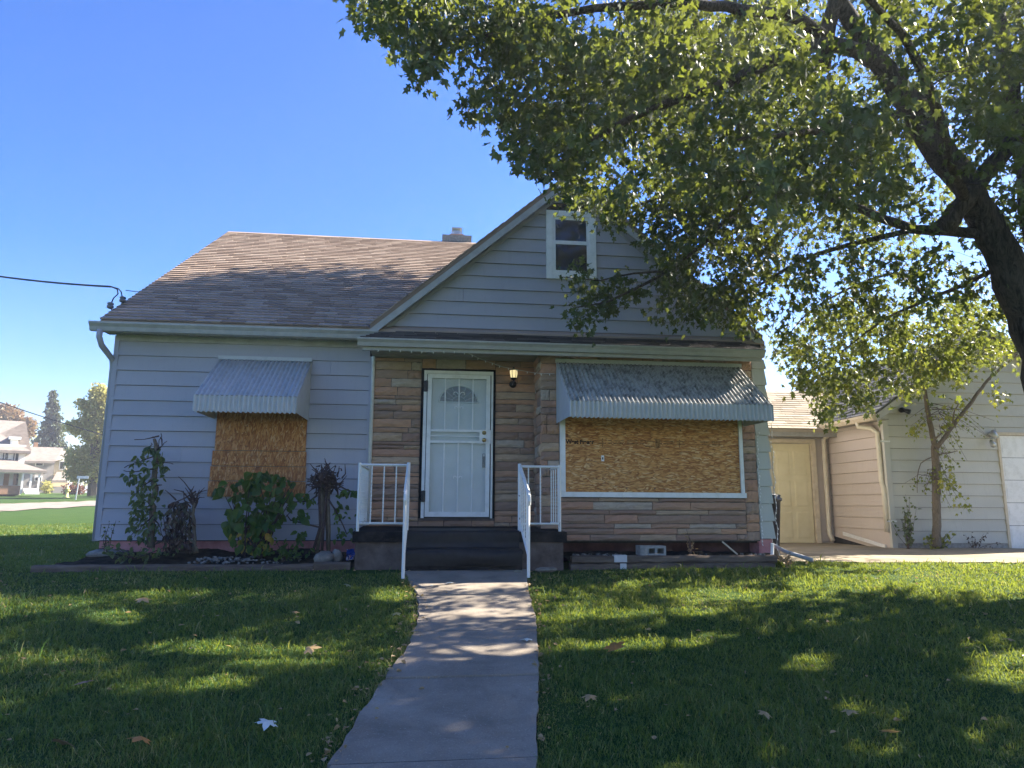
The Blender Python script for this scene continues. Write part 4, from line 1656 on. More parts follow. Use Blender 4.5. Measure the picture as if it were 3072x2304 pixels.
# ------------------------------------------------------------------ timbers, block, rocks, wires
def timber(x0, x1, y0, y1, z0, z1, label, seed):
    r = random.Random(seed)
    mb_ = MB()
    n_ = int((x1 - x0) / .12)
    vs_, fs_ = [], []
    for i in range(n_ + 1):
        x = x0 + (x1 - x0) * i / n_
        j = [r.uniform(-.006, .006) for _ in range(8)]
        b_ = .018
        ring = [(y0, z0 + b_), (y0, z1 - b_), (y0 + b_, z1), (y1 - b_, z1), (y1, z1 - b_), (y1, z0 + b_), (y1 - b_, z0), (y0 + b_, z0)]
        for k_, (y, z) in enumerate(ring):
            vs_.append((x, y + j[k_], z + j[(k_ + 3) % 8]))
    for i in range(n_):
        for k_ in range(8):
            q, q2 = i * 8 + k_, i * 8 + (k_ + 1) % 8
            fs_.append((q, q + 8, q2 + 8, q2))
    fs_ += [tuple(range(8)), tuple(range(n_ * 8, n_ * 8 + 8))[::-1]]
    mb_.add(vs_, fs_)
    return tag(mb_.build('landscape_timber', M['timber']), label, 'timber', 'landscape timbers edging the beds')


timber(-4.48, -1.35, 8.86, 8.99, .70, .845, 'long weathered timber edging the shrub bed, ending in the lawn', 1)
timber(-1.345, -.92, 8.87, 8.99, .70, .868, 'short weathered timber between the long timber and the stoop', 2)
timber(1.77, 4.43, 8.84, 8.97, .845, .935, 'upper of two stacked timbers below the large boarded window', 3)
timber(1.75, 4.40, 8.83, 8.97, .70, .842, 'lower of two stacked timbers below the large boarded window', 4)
mb = MB()
mb.box(2.30, 2.46, 8.822, 8.93, .86, .945).box(2.37, 2.45, 8.815, 8.829, .775, .845)
tag(mb.build('paint_patch', M['awn_val']), 'white patch of paint over the stacked timbers', 'paint patch')

cb = MB()
x0, x1, y0, y1, z0, z1 = 2.665, 3.0, 8.93, 9.14, .934, 1.05
wb = .03
cb.box(x0, x1, y0, y1, z0, z0 + .022).box(x0, x1, y0, y1, z1 - .03, z1)
for a, b_ in ((x0, x0 + .11), (x0 + .19, x0 + .22), (x1 - .03, x1)):
    cb.box(a, b_, y0, y1, z0 + .022, z1 - .03)
cb.box(x0 + .11, x1 - .03, y1 - .03, y1 - .001, z0 + .022, z1 - .03)
tag(cb.build('concrete_block', M['block']), 'grey concrete block with two square holes on the stacked timbers', 'block')


def rock_mesh(seed, sx, sy, sz, n_=10):
    r = random.Random(seed)
    vs_, fs_ = [], []
    m_ = 6
    ph = [r.uniform(0, 6) for _ in range(6)]
    for j in range(1, m_):
        th = math.pi * j / m_
        for i in range(n_):
            a = 2 * math.pi * i / n_
            k_ = 1 + .14 * math.sin(2 * a + ph[0]) + .1 * math.sin(3 * a + ph[1] + th * 2) + r.uniform(-.06, .06)
            vs_.append((sx * k_ * math.sin(th) * math.cos(a), sy * k_ * math.sin(th) * math.sin(a), sz * k_ * math.cos(th)))
    t_, b_ = len(vs_), len(vs_) + 1
    vs_ += [(0, 0, sz), (0, 0, -sz)]
    for j in range(m_ - 2):
        for i in range(n_):
            q, q2 = j * n_ + i, j * n_ + (i + 1) % n_
            fs_.append((q, q + n_, q2 + n_, q2))
    for i in range(n_):
        fs_.append((t_, i, (i + 1) % n_))
        fs_.append((b_, (m_ - 2) * n_ + (i + 1) % n_, (m_ - 2) * n_ + i))
    return MB().add(vs_, fs_)


for (x, y, z, sx, sy, sz, lab, sd_) in ((-4.12, 9.95, .90, .25, .13, .065, 'broad flat pale stone at the left house corner', 1),
                                       (-1.28, 9.25, .89, .125, .1, .09, 'rounded tan field stone by the twiggy stump', 2),
                                       (-1.13, 9.3, .91, .06, .05, .085, 'small upright field stone beside the rounded tan stone', 3),
                                       (1.40, 8.55, .80, .12, .08, .03, 'flat stone in the grass right of the steps', 4)):
    o = rock_mesh(sd_, sx, sy, sz).build('rock', M['rock'], None, True)
    o.location = (x, y, z)
    tag(o, lab, 'rock')
PEB = [rock_mesh(60 + i, 1, .8, .55, 7).mesh('p', True) for i in range(4)]


def pebbles(regions, seed, name):
    r = np.random.default_rng(seed)
    V_, T_ = [], []
    c = 0
    for (x0, x1, y0, y1, z, n_, s0, s1) in regions:
        for _ in range(n_):
            me = PEB[r.integers(4)]
            pv = np.array([v_.co[:] for v_ in me.vertices])
            s = r.uniform(s0, s1)
            a = r.uniform(0, 6.28)
            R_ = np.array([[math.cos(a), -math.sin(a), 0], [math.sin(a), math.cos(a), 0], [0, 0, 1]])
            me.calc_loop_triangles()
            tr = np.array([t_.vertices[:] for t_ in me.loop_triangles])
            x = r.uniform(x0, x1)
            y = r.uniform(y0, y1)
            V_.append((pv * s) @ R_.T + [x, y, z + (y - y0) / (y1 - y0 + 1e-6) * .04 + s * .2])
            T_.append(tr + c)
            c += len(pv)
    return kind(big_mesh(name, np.concatenate(V_), np.concatenate(T_), M['whitestone'], smooth=True), 'stuff')


pebbles([(-2.85, -2.2, 9.1, 9.6, .84, 90, .01, .03), (-2.3, -1.5, 9.05, 9.35, .83, 24, .01, .022), (1.85, 2.55, 9.02, 9.3, .885, 60, .012, .036), (2.9, 4.5, 9.0, 9.2, .885, 30, .01, .02), (4.05, 4.4, 9.0, 9.15, .89, 30, .012, .032)], 4, 'pebbles')

mb = MB()
r = random.Random(3)
vs_, fs_ = [], []
for j in range(7):
    for i in range(7):
        vs_.append((-1.0 + i * .015 + r.uniform(-.012, .012), 9.2 + r.uniform(-.03, .03), .87 + j * .022 + r.uniform(-.012, .012)))
for j in range(6):
    for i in range(6):
        a = j * 7 + i
        fs_.append((a, a + 1, a + 8, a + 7))
t = NT('wrapper_film')
n_ = t.noise(t.coord('Position'), 13, 3, .5, .8)
M['wrapper'] = t.done(t.bsdf(t.ramp(n_, [(.42, (.015, .05, .28)), (.52, (.03, .09, .45)), (.56, (.65, .65, .66)), (.66, (.5, .06, .06))]), .35, .5))
tag(mb.add(vs_, fs_).build('wrapper', M['wrapper']), 'crumpled blue and white wrapper against the stoop', 'wrapper')
mb = MB()
mb.tube([(4.45, 9.02, .90), (4.455, 9.0, 1.08)], .022, 7)
tag(mb.build('stake', M['white']), 'short white stake at the end of the bed by the pink foundation', 'stake')
mb = MB()
mb.tube([(4.02, 9.1, .93), (3.86, 9.2, 1.09)], .011, 6)
tag(mb.build('stick', M['tan_trim']), 'pale stick leaning in the bed below the boarded window', 'stick')

# service wires on the roof edge
sw_ = thing('service_wire', (-4.5, 10.3, 4.2), 'black service cable with two knob insulators at the left roof edge', 'cable')
far = [at_y((-260, 770), 14.0)]


def sag(p, q, s, n_=18):
    p, q = np.array(p, float), np.array(q, float)
    return [p + (q - p) * t + np.array([0, 0, -s * 4 * t * (1 - t)]) for t in np.linspace(0, 1, n_)]


J0 = at_y((333, 860), 10.4)
mb = MB()
mb.tube(sag(at_y((-420, 742), 13.0), J0, .12), .014, 6)
mb.build('cable', M['wire'], sw_, True)
A1 = at_y((331, 917), 10.2)
A2 = at_y((368, 899), 10.5)
mb = MB()
mb.tube([J0, at_y((352, 868), 10.4), at_y((354, 882), 10.35), at_y((340, 895), 10.25), A1], .009, 6)
mb.build('lead', M['wire'], sw_, True)
mb = MB()
mb.tube([J0, at_y((355, 866), 10.4), at_y((364, 876), 10.45), A2], .009, 6)
mb.build('lead', M['wire'], sw_, True)
for A_, low in ((A1, (-4.47, 10.22, 4.17)), (A2, (-4.47, 10.52, 4.36))):
    mb = MB()
    mb.lathe([(.02, -.045), (.045, -.03), (.045, .0), (.03, .01), (.045, .02), (.04, .04), (.015, .05)], A_, 12)
    ins = mb.build('insulator', M['porcelain'], sw_, True)
    mb = MB()
    mb.tube([A_, low], .009, 6)
    mb.build('pin', M['wire'], ins)
mb = MB()
mb.tube(sag(at_y((377, 871), 11.2), at_y((424, 877), 11.2), .0, 4), .006, 5)
mb.build('lead', M['wire'], sw_)
mb = MB()
mb.tube(sag(at_y((-300, 1090), 50), at_y((330, 1310), 46), .25), .03, 5)
tag(mb.build('utility_wire', M['wire']), 'thin utility wire crossing the sky above the far houses', 'wire')

# string lights: entry swag and right corner
def string_lights(name, pts, label, nb, seed):
    root = thing(name, pts[0], label, 'string lights')
    MB().tube(pts, .004, 4).build('cord', M['string_wire'], root)
    r_ = random.Random(seed)
    P_ = np.array(pts)
    L_ = np.concatenate([[0], np.cumsum(np.linalg.norm(np.diff(P_, axis=0), axis=1))])
    for i in range(nb):
        s = (i + .5) / nb * L_[-1]
        c = np.array([np.interp(s, L_, P_[:, k_]) for k_ in range(3)])
        d_ = np.array([r_.uniform(-.4, .4), r_.uniform(-.5, 0), -1])
        MB().tube([c, c + d_ * .012, c + d_ * .03], [.004, .007, .003], 5).build('bulb', M['bulb'], root)
    return root


entry_pts = [at_y((1040 + x * .3165, 940 + y * .3165), yy) for x, y, yy in
             ((250, 345, 9.26), (520, 350, 9.26), (800, 365, 9.27), (1020, 358, 9.27), (1140, 372, 9.3), (1280, 437, 9.55), (1480, 508, 9.8), (1620, 535, 9.85), (1760, 562, 9.8), (1860, 572, 9.57), (1970, 572, 9.57))]
string_lights('string_lights', entry_pts, 'thin string of tiny clear bulbs sagging across the entry below the gutter', 20, 1)
cp = []
r = random.Random(8)
for i in range(40):
    t_ = i / 39
    cp.append((4.60 + .012 * math.sin(i * 1.3) + .18 * max(0, .12 - t_), YB - .05 - .012 * math.cos(i * 1.7), 2.62 - 1.6 * t_))
string_lights('string_lights', cp, 'string of tiny bulbs hanging down the right end of the stone wall', 34, 2)
cp = [(4.82 + .014 * math.sin(i * 1.1), YB - .05 - .01 * math.cos(i * 1.9), 2.72 - 1.85 * i / 30 + (0.0)) for i in range(31)]
string_lights('string_lights', cp, 'string of tiny bulbs hanging down the outer corner of the pale siding', 26, 3)

# ------------------------------------------------------------------ foliage tools
def norm(a):
    return a / (np.linalg.norm(a, axis=-1, keepdims=True) + 1e-9)


# silver-maple leaf: deep pointed lobes, unit length, stem at origin, tip along +y
def maple_template():
    rim = [(0, 0), (.20, -.06), (.42, .02), (.27, .20), (.55, .48), (.40, .50), (.36, .62), (.17, .50), (.13, .74), (0, 1.0),
           (-.13, .74), (-.17, .50), (-.36, .62), (-.40, .50), (-.55, .48), (-.27, .20), (-.42, .02), (-.20, -.06)]
    v = [(0, .30, .03)] + [(x, y, -.10 * (x * x) * 2 - .12 * max(0, y - .4) ** 2) for x, y in rim]
    n = len(rim)
    return np.array(v), np.array([(0, 1 + i, 1 + (i + 1) % n) for i in range(n)])


def maple_small():
    rim = [(0, 0), (.42, .02), (.25, .22), (.55, .50), (.18, .50), (0, 1.0), (-.18, .50), (-.55, .50), (-.25, .22), (-.42, .02)]
    v = [(0, .30, .03)] + [(x, y, -.2 * x * x - .12 * max(0, y - .4) ** 2) for x, y in rim]
    n = len(rim)
    return np.array(v), np.array([(0, 1 + i, 1 + (i + 1) % n) for i in range(n)])


def oval_template(wid=.32):
    rim = [(0, 0), (wid * .8, .2), (wid, .45), (wid * .6, .75), (0, 1.0), (-wid * .6, .75), (-wid, .45), (-wid * .8, .2)]
    v = [(0, .42, -.05)] + [(x, y, .12 * abs(x) - .1 * max(0, y - .5) ** 2) for x, y in rim]
    n = len(rim)
    return np.array(v), np.array([(0, 1 + i, 1 + (i + 1) % n) for i in range(n)])


def quad_template():
    return np.array([(0, 0, 0), (.38, .45, .05), (0, 1.0, -.05), (-.38, .45, .05)]), np.array([(0, 1, 2), (0, 2, 3)])


def leaf_cloud(pos, axis, nrm, size, tmpl, rv):
    """pos, axis (stem to tip), nrm, size arrays -> verts, tris, rv per vertex"""
    tv, tt = tmpl
    axis = norm(axis)
    side = norm(np.cross(axis, nrm))
    up = np.cross(side, axis)
    g_ = np.random.default_rng(len(pos))
    wx = g_.uniform(.6, 1.05, len(pos))[:, None, None]
    cz = g_.uniform(-.6, 3.2, len(pos))[:, None, None]
    fold = g_.uniform(-.1, .75, len(pos))[:, None, None] * np.abs(tv[None, :, 0, None])
    V = pos[:, None] + size[:, None, None] * (wx * tv[None, :, 0, None] * side[:, None] + tv[None, :, 1, None] * axis[:, None] + (cz * tv[None, :, 2, None] + fold) * up[:, None])
    n, k = len(pos), len(tv)
    T = (tt[None] + (np.arange(n) * k)[:, None, None]).reshape(-1, 3)
    return V.reshape(-1, 3), T, np.repeat(rv, k)


def join(parts):
    V, T, C = [], [], []
    o = 0
    for v, t, c in parts:
        V.append(v)
        T.append(t + o)
        C.append(c)
        o += len(v)
    return np.concatenate(V), np.concatenate(T), np.concatenate(C)


# ------------------------------------------------------------------ big maple at the right
maple = thing('maple_tree', (6.75, 7.0, .65), 'large leaning maple with dark trunk shading the lawn and gable', 'tree')
limbs = []           # (points, radii)


def pxl(l):
    return [at_y((x, y), Y) for x, y, Y in l]


trunk_pts = [np.array([7.15, 7.0, .45]), np.array([7.02, 7.0, 1.1])] + pxl([(3190, 1400, 7.0), (3150, 1180, 7.0), (3100, 990, 7.0), (3040, 850, 6.97), (2980, 710, 6.95), (2905, 570, 6.9), (2800, 420, 6.8), (2715, 285, 6.7), (2625, 170, 6.55), (2560, 70, 6.4), (2500, -60, 6.2), (2420, -320, 5.9)])
trunk_r = [.38, .30, .26, .235, .21, .19, .172, .16, .15, .135, .105, .09, .075, .045]
limbs.append((trunk_pts, trunk_r))
limbs.append((pxl([(3150, 1000, 7.05), (3125, 820, 7.2), (3090, 620, 7.4), (3060, 420, 7.6), (3020, 180, 7.8), (2970, -120, 8.0), (2920, -420, 8.2)]), [.15, .13, .115, .105, .09, .07, .04]))
limbs.append((pxl([(2975, 705, 6.95), (2844, 693, 7.05), (2740, 686, 7.2), (2650, 655, 7.35), (2533, 610, 7.5), (2429, 575, 7.6), (2276, 551, 7.7), (2120, 560, 7.8), (1960, 600, 7.9), (1820, 650, 7.95)]), [.06, .058, .055, .052, .048, .042, .036, .026, .018, .01]))
limbs.append((pxl([(2740, 690, 7.2), (2560, 731, 7.6), (2449, 762, 7.8), (2339, 818, 8.0), (2200, 900, 8.2)]), [.035, .03, .025, .02, .01]))
limbs.append((pxl([(2276, 551, 7.7), (2120, 720, 7.9), (2000, 815, 8.1), (1879, 877, 8.25), (1817, 907, 8.3), (1722, 923, 8.35)]), [.032, .026, .022, .016, .012, .006]))
limbs.append((pxl([(2000, 815, 8.1), (1900, 820, 8.2), (1800, 840, 8.25), (1690, 830, 8.3)]), [.016, .013, .01, .005]))
limbs.append((pxl([(2640, 185, 6.57), (2500, 130, 6.3), (2360, 170, 6.0), (2150, 260, 5.8), (1950, 330, 5.8), (1760, 430, 6.0), (1640, 540, 6.2)]), [.085, .075, .062, .05, .035, .022, .008]))
limbs.append((pxl([(2500, 130, 6.3), (2390, 50, 6.0), (2300, 40, 5.9), (2080, 10, 5.6), (1850, 20, 5.5), (1600, 60, 5.6), (1400, 130, 5.8), (1260, 210, 5.9)]), [.07, .06, .052, .045, .036, .026, .016, .006]))
limbs.append((pxl([(2080, 10, 5.6), (1800, -80, 5.3), (1500, -100, 5.2), (1250, -40, 5.3), (1080, 40, 5.4)]), [.04, .034, .026, .016, .006]))
limbs.append((pxl([(2690, 345, 6.7), (2560, 380, 6.0), (2400, 400, 5.4), (2200, 420, 5.0)]), [.05, .04, .028, .012]))
limbs.append((pxl([(2900, 610, 6.9), (2850, 480, 5.9), (2800, 300, 4.9), (2700, 100, 4.2), (2500, -100, 3.7)]), [.06, .05, .04, .028, .015]))
limbs.append((pxl([(3000, 800, 6.9), (2900, 850, 7.8), (2780, 900, 8.8), (2650, 960, 9.6), (2520, 1060, 10.2)]), [.03, .027, .022, .017, .008]))
limbs.append((pxl([(2780, 900, 8.8), (2700, 820, 9.4), (2560, 860, 10.0), (2420, 940, 10.6), (2360, 1020, 10.9)]), [.03, .026, .02, .014, .006]))
# limbs outside the frame: up, right, towards the street
for pts, r0 in (([(5.6, 6.9, 4.6), (6.8, 6.3, 6.2), (8.2, 5.4, 7.8), (9.6, 4.4, 8.8)], .11), ([(6.6, 7.05, 3.4), (8.2, 7.2, 5.2), (9.8, 7.6, 6.6), (11.4, 7.9, 7.4)], .12),
                ([(4.2, 6.7, 6.3), (4.0, 5.6, 7.6), (3.6, 4.2, 8.4), (3.4, 2.8, 8.8)], .09), ([(2.6, 6.2, 7.9), (1.4, 6.0, 9.2), (.2, 5.8, 10.0), (-1.0, 5.6, 10.2)], .06),
                ([(6.7, 7.0, 2.8), (7.6, 5.6, 4.2), (8.4, 3.8, 5.2), (9.0, 2.0, 5.8)], .09), ([(3.4, 6.5, 7.3), (3.8, 7.2, 9.0), (4.2, 7.8, 10.4)], .08),
                ([(7.9, 7.9, 6.2), (8.2, 8.2, 8.2), (8.4, 8.6, 10.0)], .08), ([(7.6, 5.6, 4.2), (6.2, 4.2, 5.4), (5.0, 3.0, 6.2), (4.0, 1.8, 6.6)], .06)):
    limbs.append(([np.array(p) for p in pts], list(np.linspace(r0, .015, len(pts)))))


def refine(pts, rad, step=.18, wob=.02, seed=0):
    r_ = np.random.default_rng(seed)
    P_, R_ = [np.array(pts[0])], [rad[0]]
    n_ = len(pts)
    for i in range(n_ - 1):
        p0, p1, p2, p3 = pts[max(i - 1, 0)], pts[i], pts[i + 1], pts[min(i + 2, n_ - 1)]
        k_ = max(2, int(np.linalg.norm(np.array(p2) - p1) / step))
        for j in range(1, k_ + 1):
            t_ = j / k_
            q = .5 * ((2 * np.array(p1)) + (-np.array(p0) + p2) * t_ + (2 * np.array(p0) - 5 * np.array(p1) + 4 * np.array(p2) - p3) * t_ ** 2 + (-np.array(p0) + 3 * np.array(p1) - 3 * np.array(p2) + p3) * t_ ** 3)
            P_.append(q + r_.normal(0, wob * min(1, 3 * rad[i] + .2), 3))
            R_.append(rad[i] + (rad[i + 1] - rad[i]) * t_)
    return P_, R_


nodes, nrad = [], []
for i, (p, r_) in enumerate(limbs):
    P_, R_ = refine(p, r_, seed=i)
    n_sides = 14 if R_[0] > .2 else (9 if R_[0] > .07 else 6)
    mb = MB()
    mb.tube(P_, R_, n_sides)
    if i < 2:      # knobbly bark on the big stems
        rr = np.random.default_rng(i)
        v = np.array(mb.v)
        v += rr.normal(0, .006, v.shape)
        mb.v = [tuple(q) for q in v]
    mb.build('trunk' if i == 0 else 'limb', M['maple_bark'], maple, True)
    nodes += P_[3:] if i < 2 else P_
    nrad += R_[3:] if i < 2 else R_

# leaf-bearing targets: (polygon in photo pixels, depth range, number of sprays)
regions = [
    ([(1050, -60), (1085, 40), (1180, 110), (1190, 170), (1255, 225), (1300, 180), (1400, 160), (1500, 130), (1600, 60), (1600, -60)], 5.0, 6.4, 120),
    ([(1400, 130), (1440, 250), (1390, 300), (1420, 360), (1510, 400), (1530, 500), (1610, 450), (1650, 550), (1760, 560), (1760, 100), (1600, 60)], 5.4, 7.4, 190),
    ([(1600, -60), (1600, 90), (1760, 560), (2000, 600), (2250, 560), (2250, -60)], 4.6, 8.4, 300),
    ([(1530, 380), (1640, 450), (1760, 470), (2000, 480), (2350, 400), (2450, 200), (2300, 60), (1900, 90), (1640, 250)], 11.6, 14.4, 480),
    ([(1700, 300), (1800, 120), (1950, 20), (2350, 10), (2450, 160), (2200, 330)], 12.6, 14.8, 280),
    ([(1660, 540), (1700, 620), (1830, 640), (1880, 700), (1960, 740), (2100, 780), (2300, 800), (2300, 520), (1760, 520)], 7.2, 9.2, 165),
    ([(1700, 845), (1650, 820), (1690, 800), (1900, 800), (2060, 760), (2250, 820), (2300, 960), (2200, 985), (2060, 960), (1990, 975), (1900, 900), (1800, 965), (1690, 960)], 7.9, 9.0, 80),
    ([(1940, 700), (2000, 900), (2120, 960), (2260, 960), (2330, 780), (2330, 520), (2000, 520)], 7.4, 9.2, 160),
    ([(2250, -60), (2250, 620), (2500, 640), (2700, 600), (2700, -60)], 4.0, 8.4, 250),
    ([(2600, -60), (2600, 420), (2760, 420), (2880, 520), (3140, 700), (3140, -60)], 4.2, 9.0, 300),
    ([(2300, 640), (2320, 900), (2320, 1040), (2480, 980), (2760, 900), (2960, 920), (2940, 760), (2760, 660)], 6.5, 10.0, 150),
    ([(2260, 260), (2300, 700), (2600, 760), (2900, 640), (2860, 300), (2600, 150)], 9.6, 12.2, 230),
    ([(2860, 640), (3000, 960), (3130, 900), (3130, 600), (2980, 560)], 7.4, 9.0, 70),
    ([(2310, 1020), (2320, 1130), (2420, 1170), (2440, 1240), (2540, 1290), (2580, 1240), (2640, 1180), (2720, 1160), (2860, 1130), (2960, 1000), (2940, 880), (2600, 880)], 9.0, 11.6, 330),
    ([(2900, 900), (2900, 1060), (3020, 1120), (3140, 1090), (3140, 880)], 9.0, 11.5, 50),
]
TPX = [np.array(p, float) for p in ((3150, 1180), (3100, 990), (3040, 850), (2980, 710), (2905, 570), (2800, 420), (2715, 285), (2625, 170), (2560, 70), (2500, -60))]
sprays = []
for poly, ya, yb_, cnt in regions:
    poly = np.array(poly, float)
    lo, hi = poly.min(0), poly.max(0)
    got = 0
    while got < cnt:
        q = NP.uniform(lo, hi)
        if inside(poly, q[None])[0]:
            got += 1
            Yq = NP.uniform(ya, yb_)
            dt = np.min([np.linalg.norm(q - (a_ + (b_2 - a_) * t_)) for a_, b_2 in zip(TPX[:-1], TPX[1:]) for t_ in (0, .33, .66)])
            if Yq < 7.0 and dt < 105 and NP.uniform() < .9:
                continue
            sprays.append((at_y(q, Yq), 1))
# the rest of the crown, above and beside the frame
off = []
while len(off) < 980:
    q = NP.normal(0, 1, 3)
    q = q / np.linalg.norm(q) * NP.uniform(.45, 1) ** .5
    P_ = np.array([4.6, 5.8, 8.0]) + q * np.array([6.6, 5.4, 3.6]) if len(off) < 480 else np.array([9.8, 6.6, 6.0]) + q * np.array([3.9, 2.9, 2.7])
    if P_[2] < 3.4 or P_[1] > 9.6 - .1 * abs(P_[0]):
        continue
    pr = project(P_[None])[0]
    if pr[2] > .3 and -150 < pr[0] < 3200 and pr[1] > -160:
        continue
    off.append(P_)
sprays += [(p, 0) for p in off]
SVn = np.array(SUN)
LITG = [(235, 1335, 75, 17), (130, 1420, 110, 14), (430, 1400, 150, 15), (590, 1425, 130, 24), (470, 1480, 70, 14), (840, 1290, 50, 12), (1020, 1272, 110, 10), (1050, 1330, 80, 10), (1030, 1422, 120, 15), (1060, 1450, 80, 10),
        (1300, 1328, 110, 10), (1480, 1325, 110, 9), (1400, 1395, 150, 14), (1240, 1395, 60, 14), (1540, 1375, 60, 10), (1700, 1435, 95, 20), (2170, 1450, 90, 42), (1820, 1535, 60, 14), (1900, 1545, 60, 12), (1330, 1520, 40, 8), (1880, 1620, 80, 22), (2060, 1600, 50, 18),
        (1560, 1290, 90, 10), (1850, 1262, 160, 20), (2080, 1262, 170, 24), (1360, 1262, 40, 8)]
got = tries_ = 0
while got < 640 and tries_ < 60000:  # extra sprays added along sun rays to shade lawn outside the lit ellipses
    tries_ += 1
    gxy = np.array([NP.uniform(-6.5, 6.0), NP.uniform(2.4, 8.8)])
    if gxy[1] > 7.4 and gxy[0] > 1.2:
        continue
    G_ = np.array([gxy[0], gxy[1], .80 - .0987 * (8.9 - gxy[1])])
    q = project(G_[None])[0]
    u_, w_ = q[0] / 1.3888, q[1] / 1.3888
    if not (-60 < u_ < 2270 and w_ < 1720) or any(((u_ - a_) / (c_ + 12)) ** 2 + ((w_ - b_) / (d_ + 5)) ** 2 < 1 for a_, b_, c_, d_ in LITG):
        continue
    P_ = G_ + SVn / SVn[2] * NP.uniform(4.2, 9.0)
    if np.sum(((P_ - [6.0, 6.8, 7.4]) / [6.8, 5.6, 4.6]) ** 2) > 1 or P_[2] < 3.6:
        continue
    if P_[1] > 9.5 and P_[2] < 6.9:
        continue
    q = project(P_[None])[0]
    inf = -80 < q[0] < 3150 and q[1] > -80
    if inf and (q[0] < 1650 or q[1] > 640 or min(np.linalg.norm(q[:2] - t_) for t_ in TPX) < 120):
        continue
    sprays.append((P_, 1 if inf else 0))
    got += 1

nodes = np.array(nodes)
nrad = np.array(nrad)
order = np.argsort([np.min(np.linalg.norm(nodes - s[0], axis=1)) for s in sprays])
tw = MB()
tw_off = MB()
leafP, leafA, leafN, leafS, leafC, leafK = [], [], [], [], [], []
trunk_c = np.array([5.5, 7.0, 4.0])
grown = list(nodes)
grad = list(nrad)
NA = nodes
for cnt_, si in enumerate(order):
    p, vis = sprays[si]
    if cnt_ % 12 == 0:
        NA = np.array(grown)
    d = np.linalg.norm(NA - p, axis=1)
    # prefer nodes that lie nearer the trunk than the spray
    pen = d + .25 * np.maximum(0, np.linalg.norm(NA - trunk_c, axis=1) - np.linalg.norm(p - trunk_c))
    j = int(np.argmin(pen))
    a = NA[j]
    L_ = np.linalg.norm(p - a)
    mid = (a + p) / 2 + NP.normal(0, .06 * L_, 3) + np.array([0, 0, .08 * L_])
    kk = max(3, int(L_ / .2))
    cur = [(1 - t_) ** 2 * a + 2 * t_ * (1 - t_) * mid + t_ * t_ * p for t_ in np.linspace(0, 1, kk)]
    r0 = min(grad[j] * .7, .006 + .006 * L_)
    r1 = .0025
    (tw if vis else tw_off).tube(cur, list(np.linspace(r0, r1, kk)), 4 if vis else 3, False)
    for t_ in range(1, kk):
        grown.append(cur[t_])
        grad.append(r0 + (r1 - r0) * t_ / (kk - 1))
    # leaves along the last part and a drooping tip
    outd = norm((p - a)[None])[0]
    nl = (int(NP.integers(13, 22)) if vis else int(NP.integers(13, 20)))
    for _ in range(nl):
        t_ = NP.uniform(.35, 1.0)
        i0 = cur[min(int(t_ * (kk - 1)), kk - 1)]
        o_ = NP.normal(0, (.088 if p[1] < 11.4 else .26) if vis else .28, 3)
        leafP.append(i0 * (1 - t_ * .6) + p * (t_ * .6) + o_ + np.array([0, 0, -.05]))
        leafA.append(outd * .35 + NP.normal(0, .55, 3) + np.array([0, 0, -.75]))
        leafN.append(NP.normal(0, .6, 3) + np.array([0, 0, .55]))
        leafS.append(NP.uniform(.056, .104) * (1 if p[1] < 11.4 else 1.5) if vis else NP.uniform(.13, .2))
        leafC.append(np.clip(NP.beta(2, 3) + (.33 if (vis and p[1] > 8.9 and p[2] < 5.2 and p[0] > 4.5) else 0), 0, 1))
        leafK.append(vis)
leafP, leafA, leafN, leafS, leafC, leafK = map(np.array, (leafP, leafA, leafN, leafS, leafC, leafK))
# keep foliage clear of the house front
ok = ~((leafP[:, 1] > 9.72) & (leafP[:, 0] < 5.0) & (leafP[:, 2] < np.maximum(EZ + (leafP[:, 1] - EY) * SL, GPZ - GS * np.abs(leafP[:, 0] - GPX)) + .25))
leafP, leafA, leafN, leafS, leafC, leafK = (q[ok] for q in (leafP, leafA, leafN, leafS, leafC, leafK))
# gaps in the crown where the sun reaches lawn, walk and awning
SV = np.array(SUN)
lit_g = LITG
t_s = (leafP[:, 2] - (.80 - .0987 * (8.9 - leafP[:, 1]))) / (SV[2] - .0987 * SV[1])
hit = leafP - SV * t_s[:, None]
ph = project(hit)[:, :2] / 1.3888
drop = np.zeros(len(leafP), bool)
for cx, cy, rx, ry in lit_g:
    drop |= (((ph[:, 0] - cx) / rx) ** 2 + ((ph[:, 1] - cy) / ry) ** 2 < 1) & (hit[:, 1] < 9.4)
k_a = (2.852 - 3.572) / (8.75 - 9.585)
t_a = (leafP[:, 2] - 2.852 - k_a * (leafP[:, 1] - 8.75)) / (SV[2] - k_a * SV[1])
ha = leafP - SV * t_a[:, None]
drop |= (t_a > 0) & (ha[:, 1] > 8.7) & (ha[:, 1] < 9.62) & (ha[:, 0] > 1.7) & (ha[:, 0] < 4.5) & (np.sin(ha[:, 0] * 5.1 + 3 * ha[:, 1]) * np.sin(ha[:, 1] * 13 - ha[:, 0] * 2.3) > .25)
ok = ~(drop & (NP.uniform(0, 1, len(drop)) < .93))
leafP, leafA, leafN, leafS, leafC, leafK = (q[ok] for q in (leafP, leafA, leafN, leafS, leafC, leafK))
v1 = leafK == 1
pr_ = project(leafP)
ok = v1 | ~((pr_[:, 2] > .2) & (pr_[:, 0] > -60) & (pr_[:, 0] < W + 60) & (pr_[:, 1] > -60) & (pr_[:, 1] < H))
leafP, leafA, leafN, leafS, leafC, leafK = (q[ok] for q in (leafP, leafA, leafN, leafS, leafC, leafK))
v1 = leafK == 1
